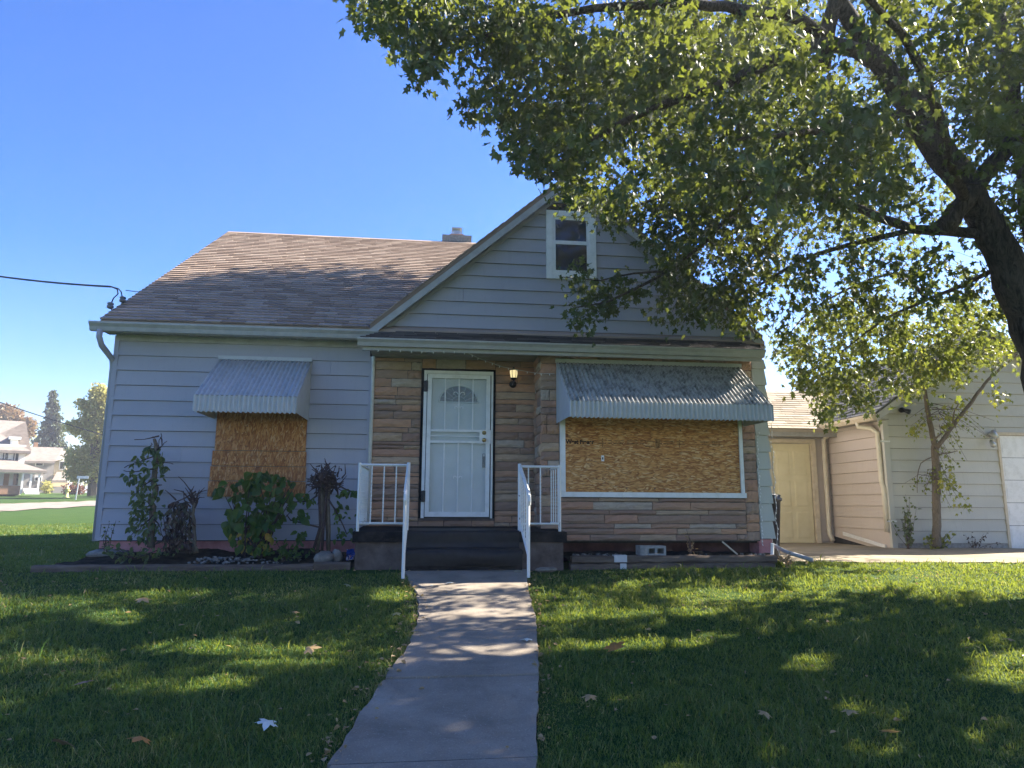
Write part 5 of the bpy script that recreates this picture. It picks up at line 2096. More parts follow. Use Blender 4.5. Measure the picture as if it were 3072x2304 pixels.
parts = [leaf_cloud(leafP[v1], leafA[v1], leafN[v1], leafS[v1], maple_template(), leafC[v1]),
         leaf_cloud(leafP[~v1], leafA[~v1], leafN[~v1], leafS[~v1], maple_small(), leafC[~v1])]
V_, T_, C_ = join(parts)
big_mesh('crown', V_, T_, M['leaf'], maple, C_)
tw.build('twigs', M['twig'], maple)
tw_off.build('twigs', M['twig'], maple)

# ------------------------------------------------------------------ grass
def grass_field(n, seed):
    r_ = np.random.default_rng(seed)
    # sample in polar wedge round the camera, denser near
    rr = 1.6 * np.exp(r_.uniform(0, 1, n) * math.log(30 / 1.6))
    keep = r_.uniform(0, 1, n) < np.clip((rr / 6.0) ** .9, .0, 1)
    a = r_.uniform(math.radians(-38), math.radians(52), n)
    x, y = rr * np.sin(a), rr * np.cos(a)
    pr = project(np.stack([x, y, gz(x, y)], -1))
    keep &= (pr[:, 0] > -200) & (pr[:, 0] < W + 200) & (pr[:, 1] < H + 260)
    keep &= ~((y > PATH_Y0) & (y < PATH_Y1 + .05) & (x > pathL(y) + .05 * (np.sin(y * 9.1) * np.sin(y * 23.7 + 1) - .1) * r_.uniform(0, 1, n)) & (x < pathR(y) - .03 * (np.sin(y * 7.3 + 2) + .2) * r_.uniform(0, 1, n)))
    keep &= ~inside(DRIVE, np.stack([x, y], 1))
    keep &= ~((x > XL - .05) & (x < 4.9) & (y > 10.0))
    keep &= ~((x > -.95) & (x < 1.75) & (y > 8.5))
    keep &= ~((x > 1.7) & (x < 4.55) & (y > 8.80)) & ~((x > -4.42) & (x < -.9) & (y > 8.82))
    return x[keep], y[keep], rr[keep]


gx_, gy_, gr_ = grass_field(900000, 3)
n = len(gx_)
r_ = np.random.default_rng(9)
patch = np.sin(gx_ * 1.9 + .7) * np.sin(gy_ * 2.3 + 1) + .6 * np.sin(gx_ * 4.1 + gy_ * 3.3)
blot = np.clip(np.sin(gx_ * 1.37 + 1.1 * np.sin(gy_ * 1.9 + .4)) * np.sin(gy_ * 1.61 + 1.3 * np.sin(gx_ * 1.2)) - .45, 0, 1) * 1.6 + np.clip(np.sin(gx_ * 5.3 + 2 * np.sin(gy_ * 3.9)) * np.sin(gy_ * 4.7 + 2 * np.sin(gx_ * 3.1)) - .72, 0, 1) * 1.5
clump = np.sin(gx_ * 11.3 + 2 * np.sin(gy_ * 5.1)) * np.sin(gy_ * 12.7 + 2 * np.sin(gx_ * 6.3))
hgt = r_.uniform(.018, .055, n) * (1 + .25 * patch + .3 * clump) * (1 - .45 * np.clip(blot, 0, 1)) * np.where(r_.uniform(0, 1, n) < .04, 2.2, 1)
wid = r_.uniform(.0018, .0034, n) * np.clip(gr_ / 5, .75, 3.2)
ang = r_.uniform(0, 2 * math.pi, n)
lean_ = r_.uniform(.2, 1.5, n)
la = r_.uniform(0, 2 * math.pi, n)
b0 = np.stack([gx_, gy_, gz(gx_, gy_) - .008], -1)
sd_ = np.stack([np.cos(ang), np.sin(ang), np.zeros(n)], -1) * wid[:, None]
ld = np.stack([np.cos(la), np.sin(la), np.zeros(n)], -1)
mid = b0 + ld * (hgt * lean_ * .35)[:, None] + np.array([0, 0, 1]) * (hgt * .62)[:, None]
tip = b0 + ld * (hgt * lean_ * 1.05)[:, None] + np.array([0, 0, 1]) * (hgt * (1.05 - .35 * lean_))[:, None]
V_ = np.stack([b0 - sd_, b0 + sd_, mid - sd_ * .75, mid + sd_ * .75, tip], 1).reshape(-1, 3)
tt = np.array([(0, 1, 3), (0, 3, 2), (2, 3, 4)])
T_ = (tt[None] + (np.arange(n) * 5)[:, None, None]).reshape(-1, 3)
dl = np.abs(gx_ - pathL(gy_))
dr_ = np.abs(gx_ - pathR(gy_))
inp = (gy_ < PATH_Y1)
dry = .5 * np.exp(-dl / .10) * inp + .25 * np.exp(-dr_ / .05) * inp
rv = np.clip(r_.beta(2.0, 3.2, n) + .03 + .05 * patch + .07 * clump + .42 * np.clip(blot, 0, 1) * (r_.uniform(0, 1, n) < .6) + dry + np.where(r_.uniform(0, 1, n) < .04, .45, 0), 0, 1)
kind(big_mesh('grass', V_, T_, M['grass'], None, np.repeat(rv, 5)), 'stuff')

# ------------------------------------------------------------------ shrubs in the left bed
def shrub_leaves(pos, axis, nrmv, size, tmpl, rvv, mat, parent, name='foliage'):
    V1, T1, C1 = leaf_cloud(np.array(pos), np.array(axis), np.array(nrmv), np.array(size), tmpl, np.array(rvv))
    return big_mesh(name, V1, T1, mat, parent, C1)


def px3(l, Y):
    return [at_y(p, Y) for p in l]


ZS = lambda x, y: (300 + x * .2532, 1280 + y * .2532)      # zoom coordinates of the shrub close-up
ZT = lambda x, y: (600 + x * .226, 1350 + y * .226)

# 1 tall pruned stem with hanging leaves
s1 = thing('pruned_shrub', at_y(ZS(600, 1420), 9.75), 'tall lopped stem clothed in small drooping green leaves by the left wall', 'shrub')
stem = px3([ZS(600, 1430), ZS(612, 1200), ZS(635, 900), ZS(645, 620), ZS(660, 380), ZS(670, 260), ZS(650, 140)], 9.75)
MB().tube(refine(stem, [.05, .045, .038, .034, .032, .03, .018], .06, .03, 1)[0], refine(stem, [.05, .045, .038, .034, .032, .03, .018], .06, .03, 1)[1], 8).build('stem', M['small_bark'], s1, True)
mb = MB()
r = np.random.default_rng(4)
for l in ([(675, 290), (700, 200), (725, 75)], [(690, 260), (745, 220), (780, 170)], [(640, 280), (600, 250), (610, 190)], [(720, 130), (745, 225)], [(700, 110), (540, 145), (410, 150)], [(640, 130), (625, 120)],
          [(650, 350), (500, 400), (380, 440), (290, 490)], [(640, 420), (760, 420), (870, 440)], [(640, 500), (400, 530), (280, 520)], [(640, 620), (520, 700), (400, 820)], [(640, 900), (480, 1000), (380, 1080)], [(630, 1050), (500, 1180), (370, 1280)],
          [(650, 700), (740, 690)], [(640, 1100), (720, 1200), (740, 1320)]):
    q = [at_y(ZS(*p), 9.72 - .12 * r.uniform(-1, 1) * (i > 0)) for i, p in enumerate(l)]
    mb.tube(refine(q, [.012] + [.005] * (len(q) - 1), .05, .02, 3)[0], refine(q, [.012] + [.005] * (len(q) - 1), .05, .02, 3)[1], 5)
mb.build('branch', M['dead'], s1)
P_, A_, N_, S_, C_ = [], [], [], [], []
for k_ in range(330):
    t_ = r.uniform(0, 1)
    yz = 230 + t_ * 1120
    half = np.interp(yz, [230, 330, 480, 620, 800, 1000, 1150, 1350], [70, 190, 270, 270, 200, 190, 230, 230])
    off_ = -.28 if yz > 560 else -.05
    xz = 640 + half * (r.uniform(-1, .85) + off_) * 1.0
    if yz > 620 and xz > 700 and r.uniform() < .75:
        xz = 640 - half * r.uniform(.2, 1.1)
    P_.append(at_y(ZS(xz, yz), 9.75 + r.uniform(-.22, .2)))
    A_.append((r.normal(-.15, .5), r.normal(-.2, .4), -.8 + r.normal(0, .3)))
    N_.append((r.normal(0, .5), -.5 + r.normal(0, .5), .5))
    S_.append(r.uniform(.055, .115))
    C_.append(r.beta(2, 3))
shrub_leaves(P_, A_, N_, S_, oval_template(.30), C_, M['leaf_shrub'], s1)

# 2 withered brush and its lopped post
s2 = thing('withered_shrub', at_y(ZS(950, 1450), 9.7), 'withered brown shrub with dead leaves beside the thin lopped post', 'shrub')
mb = MB()
P_, A_, N_, S_, C_ = [], [], [], [], []
for k_ in range(26):
    b_ = at_y(ZS(900 + r.uniform(-90, 150), 1470), 9.7 + r.uniform(-.1, .1))
    e_ = at_y(ZS(930 + r.uniform(-190, 130), 900 + r.uniform(0, 420)), 9.7 + r.uniform(-.18, .18))
    q = [b_, (b_ + e_) / 2 + r.normal(0, .04, 3), e_]
    mb.tube(q, [.011, .007, .003], 4)
mb.build('branch', M['dead'], s2)
for k_ in range(330):
    yz = r.uniform(890, 1440)
    half = np.interp(yz, [890, 1000, 1200, 1440], [60, 150, 170, 200])
    P_.append(at_y(ZS(930 + half * r.uniform(-1, 1), yz), 9.7 + r.uniform(-.2, .2)))
    A_.append((r.normal(0, .5), r.normal(0, .5), -.7))
    N_.append((r.normal(0, .6), r.normal(-.3, .6), .3))
    S_.append(r.uniform(.05, .11))
    C_.append(r.uniform(0, 1))
shrub_leaves(P_, A_, N_, S_, oval_template(.26), C_, M['leaf_dead'], s2)


def claw(post, top, label, seed, n_tw, spread, rad, ln, bundle=1):
    o = thing('lopped_stump', post[0], label, 'stump')
    r2 = np.random.default_rng(seed)
    if bundle == 1:
        MB().tube(refine(post, [rad * 1.25] + [rad] * (len(post) - 1), .06, .02, seed)[0], refine(post, [rad * 1.25] + [rad] * (len(post) - 1), .06, .02, seed)[1], 8).build('stem', M['small_bark'], o, True)
    else:
        for b_ in range(bundle):
            dx = np.array([-.11 + .22 * b_ / (bundle - 1), r2.uniform(-.07, .07), 0])
            q = [p + dx * (1 if i == 0 else .5) + r2.normal(0, .012, 3) for i, p in enumerate(post)]
            MB().tube(q, [rad * r2.uniform(.7, 1.1)] * len(q), 7).build('stem', M['small_bark'] if b_ % 3 else M['dead'], o, True)
    m_ = MB()
    for k2 in range(n_tw):
        d_ = norm((r2.normal(0, 1, 3) * np.array([spread, spread, .5 if bundle == 1 else 1.0]) + np.array([0, 0, .9 if bundle == 1 else .15]))[None])[0]
        st_ = top + (r2.normal(0, .03, 3) if bundle == 1 else r2.normal(0, .075, 3) + [0, 0, .02])
        L2 = ln * r2.uniform(.45, 1.1)
        m_.tube([st_, st_ + d_ * L2 * .5 + r2.normal(0, .015, 3), st_ + d_ * L2 + r2.normal(0, .03, 3)], [.011, .008, .004], 5)
    m_.build('twigs', M['dead'], o)
    return o


post = px3([ZS(1130, 1500), ZS(1118, 1250), ZS(1110, 980), ZS(1120, 900)], 9.62)
o = claw(post, post[-1], 'thin bare post with a claw of cut twigs at its top', 7, 18, .7, .022, .22)
mb = MB()
for l in ([(1120, 880), (1080, 770), (1000, 660), (930, 590)], [(1050, 850), (980, 770), (875, 745)], [(1135, 765), (1000, 850), (830, 920), (825, 980)], [(1140, 820), (1200, 770), (1270, 750)], [(900, 870), (830, 800), (770, 750)]):
    q = px3([ZS(*p) for p in l], 9.6)
    mb.tube(q, list(np.linspace(.011, .004, len(q))), 5)
mb.build('branch', M['dead'], o)

# 3 broad-leaved bush below the left window
s3 = thing('broad_leaf_bush', at_y(ZT(700, 1450), 9.65), 'green broad-leaved bush with yellowing lower leaves below the left boarded window', 'bush')
mb = MB()
P_, A_, N_, S_, C_ = [], [], [], [], []
for k_ in range(22):
    b_ = at_y(ZT(700 + r.uniform(-150, 150), 1430), 9.68 + r.uniform(-.1, .1))
    e_ = at_y(ZT(750 + r.uniform(-430, 560), 400 + r.uniform(0, 500)), 9.62 + r.uniform(-.2, .2))
    q = [b_, (b_ + e_) / 2 + r.normal(0, .05, 3), e_]
    mb.tube(q, [.013, .009, .004], 5)
mb.build('branch', M['dead'], s3)
tries = 0
while len(P_) < 300:
    yz = r.uniform(330, 1380)
    lo = np.interp(yz, [330, 450, 560, 700, 900, 1100, 1380], [740, 420, 140, 330, 350, 340, 520])
    hi = np.interp(yz, [330, 450, 560, 700, 900, 1100, 1380], [1080, 1250, 1430, 1300, 1120, 960, 960])
    xz = r.uniform(lo, hi)
    low = yz > 1080
    P_.append(at_y(ZT(xz, yz - 40), 9.6 + r.uniform(-.28, .28)))
    A_.append((r.normal(0, .45), -.3 + r.normal(0, .4), -.75 + r.normal(0, .25)))
    N_.append((r.normal(0, .4), -.75 + r.normal(0, .35), .55))
    S_.append(.06 + .15 * r.beta(1.6, 2) if not low else r.uniform(.07, .14))
    C_.append(r.uniform(0, .82) if (not low or r.uniform() < .5) else r.uniform(.86, 1))
shrub_leaves(P_, A_, N_, S_, oval_template(.42), C_, M['leaf_bush'], s3)

# 4 twig-ball stump by the stoop
post = px3([ZT(1600, 1380), ZT(1640, 1000), ZT(1660, 650), ZT(1660, 430)], 9.5)
o = claw(post, at_y(ZT(1660, 430), 9.5), 'bundle of lopped stems with a ball of cut twigs beside the stoop', 12, 230, 1.0, .021, .13, 6)
mb = MB()
for l in ([(1700, 650), (1800, 800), (1900, 1000), (1950, 1120)], [(1560, 600), (1450, 680), (1250, 690)], [(1800, 460), (1910, 420)], [(1640, 1040), (1200, 930), (1150, 860)], [(1840, 470), (1930, 520), (2040, 560)]):
    q = px3([ZT(*p) for p in l], 9.45)
    mb.tube(q, list(np.linspace(.013, .006, len(q))), 5)
mb.build('branch', M['dead'], o)
P_, A_, N_, S_, C_ = [], [], [], [], []
for k_ in range(120):
    c_ = [(1380, 640, 130, 60), (1900, 830, 130, 160), (1880, 1120, 120, 110), (1340, 880, 60, 70), (1330, 1120, 60, 60), (1950, 560, 120, 40)][r.integers(6)]
    P_.append(at_y(ZT(c_[0] + r.normal(0, c_[2] * .6), c_[1] + r.normal(0, c_[3] * .6)), 9.42 + r.uniform(-.1, .1)))
    A_.append((r.normal(0, .6), r.normal(-.2, .4), -.6))
    N_.append((r.normal(0, .4), -.7, .5))
    S_.append(r.uniform(.05, .11))
    C_.append(r.uniform(0, .8))
for q, s_ in (((2060, 585), .13), ((1380, 930), .16), ((1340, 830), .13)):
    P_.append(at_y(ZT(q[0] - 40, q[1] - 30), 9.35))
    A_.append((.6, -.1, -.5))
    N_.append((0, -.9, .3))
    S_.append(s_)
    C_.append(.3)
shrub_leaves(P_, A_, N_, S_, oval_template(.38), C_, M['leaf_bush'], o)


def weed(base_px, Y, label, n_leaf, w_, h_, seed, mat, size=(.03, .07), wid=.35, name='weed'):
    b_ = np.array(base_px) if len(base_px) == 3 else at_y(base_px, Y)
    o = thing(name, b_, label, 'weed')
    r2 = np.random.default_rng(seed)
    m_ = MB()
    P2, A2, N2, S2, C2 = [], [], [], [], []
    for k2 in range(max(4, n_leaf // 8)):
        e_ = b_ + np.array([r2.normal(0, w_ * .5), r2.normal(0, w_ * .35), h_ * r2.uniform(.4, 1)])
        md = (b_ + e_) / 2 + r2.normal(0, .02, 3)
        m_.tube([b_ + r2.normal(0, .02, 3) * [1, 1, 0], md, e_], [.005, .004, .002], 4)
        for t2 in np.linspace(.25, 1, 8):
            P2.append((b_ * (1 - t2) + e_ * t2) + r2.normal(0, .025, 3))
            A2.append(r2.normal(0, .6, 3) + [0, -.2, -.2])
            N2.append(r2.normal(0, .4, 3) + [0, -.5, .6])
            S2.append(r2.uniform(*size))
            C2.append(r2.uniform(0, .85))
    m_.build('stem', M['dead'], o)
    shrub_leaves(P2, A2, N2, S2, oval_template(wid), C2, mat, o)
    return o


weed((-1.72, 9.3, .87), 0, 'clump of low green weeds between the bush and the stump bundle', 90, .22, .24, 1, M['leaf_bush'], (.05, .09))
weed((-4.05, 9.75, .93), 0, 'wispy reddish weed against the siding at the left corner', 40, .14, .42, 2, M['leaf_shrub'], (.025, .05))
weed((-3.55, 9.35, .88), 0, 'low dark weeds at the foot of the tall lopped stem', 110, .42, .16, 3, M['leaf_shrub'], (.05, .09))
weed((3.35, 9.02, .92), 0, 'dry straw-coloured weed leaning beside the concrete block', 24, .13, .34, 4, M['leaf_tan'], (.03, .06), .14)
weed((8.62, 12.2, .8), 0, 'leafy weed climbing the foot of the garage corner downspout', 150, .24, 1.0, 5, M['leaf_shrub'], (.05, .09))
weed((9.12, 12.15, .8), 0, 'green weeds round the foot of the slender forked tree', 120, .34, .3, 6, M['leaf_yellow'], (.05, .09))
weed((9.95, 12.25, .8), 0, 'low dry weeds by the garage wall left of the overhead door', 50, .42, .3, 7, M['leaf_dead'], (.03, .06))
weed((4.62, 8.9, .82), 0, 'straggly weed at the end of the stacked timbers by the downspout', 50, .2, .12, 8, M['leaf_tan'], (.03, .06))

# slender forked tree by the garage
ft = thing('forked_tree', (9.1, 12.1, .8), 'slender forked tree with yellow-green leaves in front of the garage wall', 'tree')
ZF = lambda x, y: (2600 + x * .44, 950 + y * .44)
fl = [([(478, 1570), (476, 1200), (465, 880)], [.075, .068, .064]), ([(465, 880), (440, 760), (415, 620), (395, 500), (380, 330), (370, 200)], [.05, .045, .04, .034, .026, .018]),
      ([(480, 890), (590, 740), (700, 600), (830, 430), (1000, 280), (1080, 200)], [.042, .038, .034, .026, .018, .012]), ([(470, 830), (520, 790), (570, 780)], [.018, .014, .008]),
      ([(490, 940), (560, 930), (620, 915)], [.014, .011, .006]), ([(590, 740), (600, 640), (660, 560)], [.016, .012, .006]), ([(440, 960), (370, 1000), (345, 1100), (345, 1200)], [.012, .009, .007, .004]),
      ([(840, 430), (860, 380), (930, 270)], [.014, .01, .006]), ([(470, 400), (480, 300), (490, 270)], [.016, .012, .008]), ([(480, 430), (560, 390), (640, 340)], [.014, .01, .006])]
fnodes = []
for i, (l, rr_) in enumerate(fl):
    q = px3([ZF(*p) for p in l], 12.1 - .05 * i)
    a, b_ = refine(q, rr_, .1, .012, 30 + i)
    MB().tube(a, b_, 8).build('trunk' if i == 0 else 'limb', M['small_bark'], ft, True)
P_, A_, N_, S_, C_ = [], [], [], [], []
for (cx, cy, sx, sy, cnt_) in ((380, 300, 150, 110, 110), (300, 500, 110, 50, 80), (640, 440, 60, 40, 30), (880, 540, 70, 60, 45), (720, 270, 90, 40, 80), (900, 200, 90, 60, 70), (640, 590, 40, 30, 20), (560, 1120, 60, 90, 46), (600, 700, 90, 70, 40), (340, 780, 80, 60, 26), (650, 1290, 70, 60, 26), (420, 60, 110, 70, 60)):
    for _ in range(cnt_):
        P_.append(at_y(ZF(cx + r.normal(0, sx * .6), cy + r.normal(0, sy * .6)), 11.9 + r.uniform(-.35, .3)))
        A_.append((r.normal(0, .6), r.normal(-.1, .4), -.6))
        N_.append((r.normal(0, .5), r.normal(-.3, .5), .5))
        S_.append(r.uniform(.06, .12))
        C_.append(r.uniform(.1, 1))
mb = MB()
for k_ in range(46):
    cx, cy = [(560, 1000), (480, 1180), (620, 1220), (380, 1150), (620, 760), (330, 760), (760, 760), (560, 860)][k_ % 8]
    b_ = at_y(ZF(478 + r.normal(0, 25), cy - 120 + r.normal(0, 40)), 12.05)
    e_ = at_y(ZF(cx + r.normal(0, 60), cy + r.normal(40, 70)), 12.1 + r.uniform(-.25, .15))
    q = [b_, (b_ + e_) / 2 + np.array([0, 0, .12]) + r.normal(0, .04, 3), e_]
    mb.tube(q, [.006, .004, .002], 4)
    for t_ in np.linspace(.3, 1, 7):
        P_.append((1 - t_) ** 2 * q[0] + 2 * t_ * (1 - t_) * q[1] + t_ * t_ * q[2] + r.normal(0, .03, 3))
        A_.append((r.normal(0, .5), r.normal(-.1, .3), -.8))
        N_.append((r.normal(0, .5), r.normal(-.3, .5), .5))
        S_.append(r.uniform(.035, .075))
        C_.append(r.uniform(0, .35))
mb.build('twigs', M['dead'], ft)
shrub_leaves(P_, A_, N_, S_, maple_small(), C_, M['leaf_yellow'], ft, 'crown')

# ------------------------------------------------------------------ fallen leaves on lawn and path
leaf_v, leaf_t = maple_template()
ZL = lambda x, y: (x * .7233, 1600 + y * .7233)
ZQ = lambda x, y: (1500 + x * .7107, 1600 + y * .7107)
falls = [(ZL(1110, 785), .12, 'leaf_silver', 'silvery maple leaf lying upside down in the grass left of the path'), (ZL(585, 865), .13, 'leaf_orange', 'orange-brown maple leaf in the grass at the left'),
         (ZL(215, 870), .12, 'leaf_brown', 'dark brown curled leaf in the grass beyond the orange one'), (ZL(585, 278), .15, 'leaf_tan', 'large tan leaf on the lawn in front of the shrub bed'),
         (ZL(810, 270), .10, 'leaf_tan', 'small tan leaf near the large tan one on the lawn'), (ZL(1270, 490), .12, 'leaf_tan', 'tan leaf standing in the sunlit grass left of the path'),
         (ZL(330, 635), .12, 'leaf_brown', 'brown leaf sunk in shaded grass left of the sunlit patch'), (ZL(1225, 330), .09, 'leaf_tan', 'little pale leaf on the shaded lawn near the path'),
         (ZL(1650, 335), .09, 'leaf_silver', 'pale leaf at the dry edge of the path'), (ZL(1440, 215), .09, 'leaf_silver', 'pale leaf on the lawn in front of the stoop'),
         (ZL(1945, 150), .10, 'leaf_silver', 'pale leaf on the path right below the steps'), (ZL(2145, 162), .09, 'leaf_silver', 'pale leaf at the right edge of the path below the steps'),
         (ZL(1865, 210), .09, 'leaf_silver', 'pale leaf in the middle of the upper path'), (ZL(1795, 218), .05, 'leaf_silver', 'tiny pale leaf scrap on the upper path'),
         (ZQ(130, 455), .10, 'leaf_silver', 'crumpled grey leaf on the right half of the path'), (ZQ(495, 500), .17, 'leaf_orange', 'bright orange leaf upright in the grass right of the path'),
         (ZQ(385, 690), .10, 'leaf_tan', 'pale tan leaf in the shaded grass right of the path'), (ZQ(850, 330), .09, 'leaf_tan', 'pale leaf in the sunlit strip of grass below the block'),
         (ZQ(1110, 760), .09, 'leaf_tan', 'pale leaf lying in the shaded right lawn'), (ZQ(1480, 755), .10, 'leaf_tan', 'pale tan leaf on the far right lawn in shade'),
         (ZQ(1670, 850), .10, 'leaf_tan', 'tan leaf on dry grass at the right'), (ZQ(2165, 455), .08, 'leaf_tan', 'pale leaf on the lawn toward the driveway'), (ZQ(1690, 150), .09, 'leaf_silver', 'pale leaf on the sunny lawn near the timber end')]
for i, (p, s_, mt, lab) in enumerate(falls):
    r2 = random.Random(i)
    on_path = 'path' in lab and 'of the path' not in lab.replace('half of the path', 'half') and ('on the' in lab or 'below the steps' in lab or 'upper path' in lab)
    g = on_ground(p, .045 if not on_path else .036)
    v = leaf_v.copy()
    v[:, 2] *= 2.5
    v[:, 2] += .25 * np.abs(v[:, 0]) * r2.uniform(-.2, 1)
    v[:, 2] -= v[:, 2].min()
    o = big_mesh('fallen_leaf', v * s_, leaf_t, M[mt], None, np.full(len(v), r2.uniform(0, 1)))
    o.location = tuple(g)
    tilt = .15 if on_path else .45
    o.rotation_euler = (r2.uniform(-tilt, tilt), r2.uniform(-tilt, tilt), r2.uniform(0, 6.28))
    tag(o, lab, 'leaf', 'fallen maple leaves')

# ------------------------------------------------------------------ far side of the street at the left
ZA = lambda x, y: (x * .3617, 1100 + y * .3617)
M['far_white'] = m_plain('far_white_siding', (.72, .70, .66), (.8, .78, .74), 3, .7, .2, .1)
M['far_grey'] = m_plain('far_grey_siding', (.22, .20, .19), (.28, .26, .24), 3, .8, .2, .1)
M['far_tan'] = m_plain('far_tan_siding', (.52, .42, .26), (.6, .5, .33), 3, .8, .2, .1)
M['far_roof'] = m_plain('far_roof', (.20, .17, .15), (.27, .23, .2), 3, .9, .1, .2)
M['far_brick'] = m_plain('far_porch_brick', (.30, .17, .10), (.38, .22, .14), 3, .9, .1, .2)
M['shutter'] = m_plain('dark_shutter', (.05, .05, .05), (.08, .08, .08), 5, .6, .3, .1)
HY = 66.0


FK, FXC = .62, -32.0         # the far houses stand turned by about 32 degrees


def fy(x, y, Y):
    return at_y(ZA(x, y), Y)


def fa(x, y, Y=HY):
    """point of the close-up on the turned house plane at depth Y"""
    d = ray(ZA(x, y))
    return CAM + d * ((Y - FK * FXC) / (d[1] - FK * d[0]))


DEP = np.array([-FK, 1.0, 0.0]) / math.hypot(1, FK)


def fbox(name, x0, x1, y0, y1, Y, deep, mat, parent):
    """box whose front face on plane Y spans the close-up rectangle, reaching `deep` metres back"""
    a, b_ = fa(x0, (y0 + y1) / 2, Y), fa(x1, (y0 + y1) / 2, Y)
    z1_, z0_ = fa((x0 + x1) / 2, y0, Y)[2], fa((x0 + x1) / 2, y1, Y)[2]
    v = DEP * deep
    lo_ = [(a[0], a[1], z0_), (b_[0], b_[1], z0_), (b_[0] + v[0], b_[1] + v[1], z0_), (a[0] + v[0], a[1] + v[1], z0_)]
    return MB().hexa(lo_, [(p[0], p[1], z1_) for p in lo_]).build(name, mat, parent)


wh = thing('white_house', fa(60, 1060), 'white two-storey house with front porch across the street', 'house')
fbox('wall', -220, 195, 640, 1060, HY, 8, M['far_white'], wh)
a, b_ = fa(-270, 690, HY - .7), fa(258, 690, HY - .7)
a[2] = b_[2] = (a[2] + b_[2]) / 2
v = DEP * 9.4
up_ = np.array([0, 0, 2.9])
al = (b_ - a) / np.linalg.norm(b_ - a)
r0_, r1_ = a + v * .5 + al * 4.0 + up_, b_ + v * .5 - al * 4.0 + up_
dn = np.array([0, 0, -.22])
rf = MB().add([a, b_, b_ + v, a + v, r0_, r1_, a + dn, b_ + dn, b_ + v + dn, a + v + dn], [(0, 1, 5, 4), (1, 2, 5), (2, 3, 4, 5), (3, 0, 4), (6, 7, 1, 0), (7, 8, 2, 1), (8, 9, 3, 2), (9, 6, 0, 3), (9, 8, 7, 6)]).build('roof', M['far_roof'], wh)
fbox('dormer', 85, 150, 600, 660, HY + .4, 2.6, M['far_white'], rf)
fbox('dormer_roof', 75, 178, 580, 602, HY + .1, 3, M['far_white'], rf)
for x in (35, 122):
    w_ = fbox('window', x, x + 40, 695, 785, HY - .06, .06, M['far_white'], wh)
    fbox('pane', x + 8, x + 32, 702, 780, HY - .1, .03, M['glass_dark'], w_)
    fbox('shutter', x - 10, x, 695, 785, HY - .08, .07, M['shutter'], w_)
fbox('porch_wall', -200, 165, 985, 1058, HY - 3, 3, M['far_brick'], wh)
a, b_ = fa(-240, 862, HY - 3.4), fa(390, 862, HY - 3.4)
a[2] = b_[2]
v = DEP * 3.3
MB().add([a, b_, b_ + v * .99 - al * 2.8 + [0, 0, 1.1], a + v * .99 + [0, 0, 1.1], a + dn, b_ + dn, b_ + v + dn, b_ + v], [(0, 1, 2, 3), (4, 5, 1, 0), (5, 6, 7, 1), (1, 7, 2)]).build('porch_roof', M['far_roof'], wh)
fbox('porch_beam', -220, 345, 866, 882, HY - 3.2, .3, M['far_white'], wh)
for x in (175, 245, 312):
    fbox('porch_post', x, x + 16, 880, 1055, HY - 3.2, .2, M['far_white'], wh)
for i_ in range(5):
    fbox('porch_step', 190 + i_ * 4, 320 + i_ * 2, 1010 + i_ * 10, 1019 + i_ * 10, HY - 3.3 - i_ * .28, .3, M['far_white'], wh)
fbox('doorway', 110, 150, 885, 985, HY - .05, .04, M['glass_dark'], wh)
fbox('doorway', 30, 75, 885, 985, HY - .05, .04, M['far_brick'], wh)

gh = thing('grey_house', fa(400, 1050, 78), 'dark grey house with clipped gable roof and tan end wall across the street', 'house')
fbox('wall', 190, 440, 765, 1055, 78, 8, M['far_grey'], gh)
fbox('end_wall', 440, 565, 775, 1055, 78.3, 7, M['far_tan'], gh)
a, b_, c_, d_, e_ = fa(180, 782, 77.2), fa(462, 782, 77.2), fa(215, 662, 80), fa(515, 672, 80), fa(590, 745, 78.6)
rf = MB().add([a, b_, d_, c_, a + dn, b_ + dn, e_, e_ + DEP * 5, d_ + DEP * 1.2, c_ + DEP * 3 + [0, 0, -2]], [(0, 1, 2, 3), (4, 5, 1, 0), (1, 6, 2), (2, 6, 7, 8), (3, 2, 8, 9)]).build('roof', M['far_roof'], gh)
fbox('chimney', 280, 315, 628, 672, 80, .8, M['far_brick'], rf)
for x, y, w2, h2 in ((292, 790, 70, 35), (285, 905, 65, 45)):
    w_ = fbox('window', x, x + w2, y, y + h2, 77.9, .1, M['far_white'], gh)
    fbox('pane', x + 8, x + w2 - 8, y + 12, y + h2 - 4, 77.84, .04, M['glass_dark'], w_)
w_ = fbox('window', 490, 545, 780, 855, 78.2, .1, M['far_white'], gh)
fbox('pane', 498, 538, 788, 848, 78.14, .04, M['glass_dark'], w_)
a, b_, c_, d_ = fa(432, 942, 75.5), fa(560, 942, 75.5), fa(470, 872, 78.2), fa(570, 872, 78.2)
MB().add([a, b_, d_, c_, a + dn, b_ + dn], [(0, 1, 2, 3), (4, 5, 1, 0)]).build('porch_roof', M['far_roof'], gh)
fbox('porch_front', 440, 545, 995, 1052, 75.8, 2, M['far_grey'], gh)


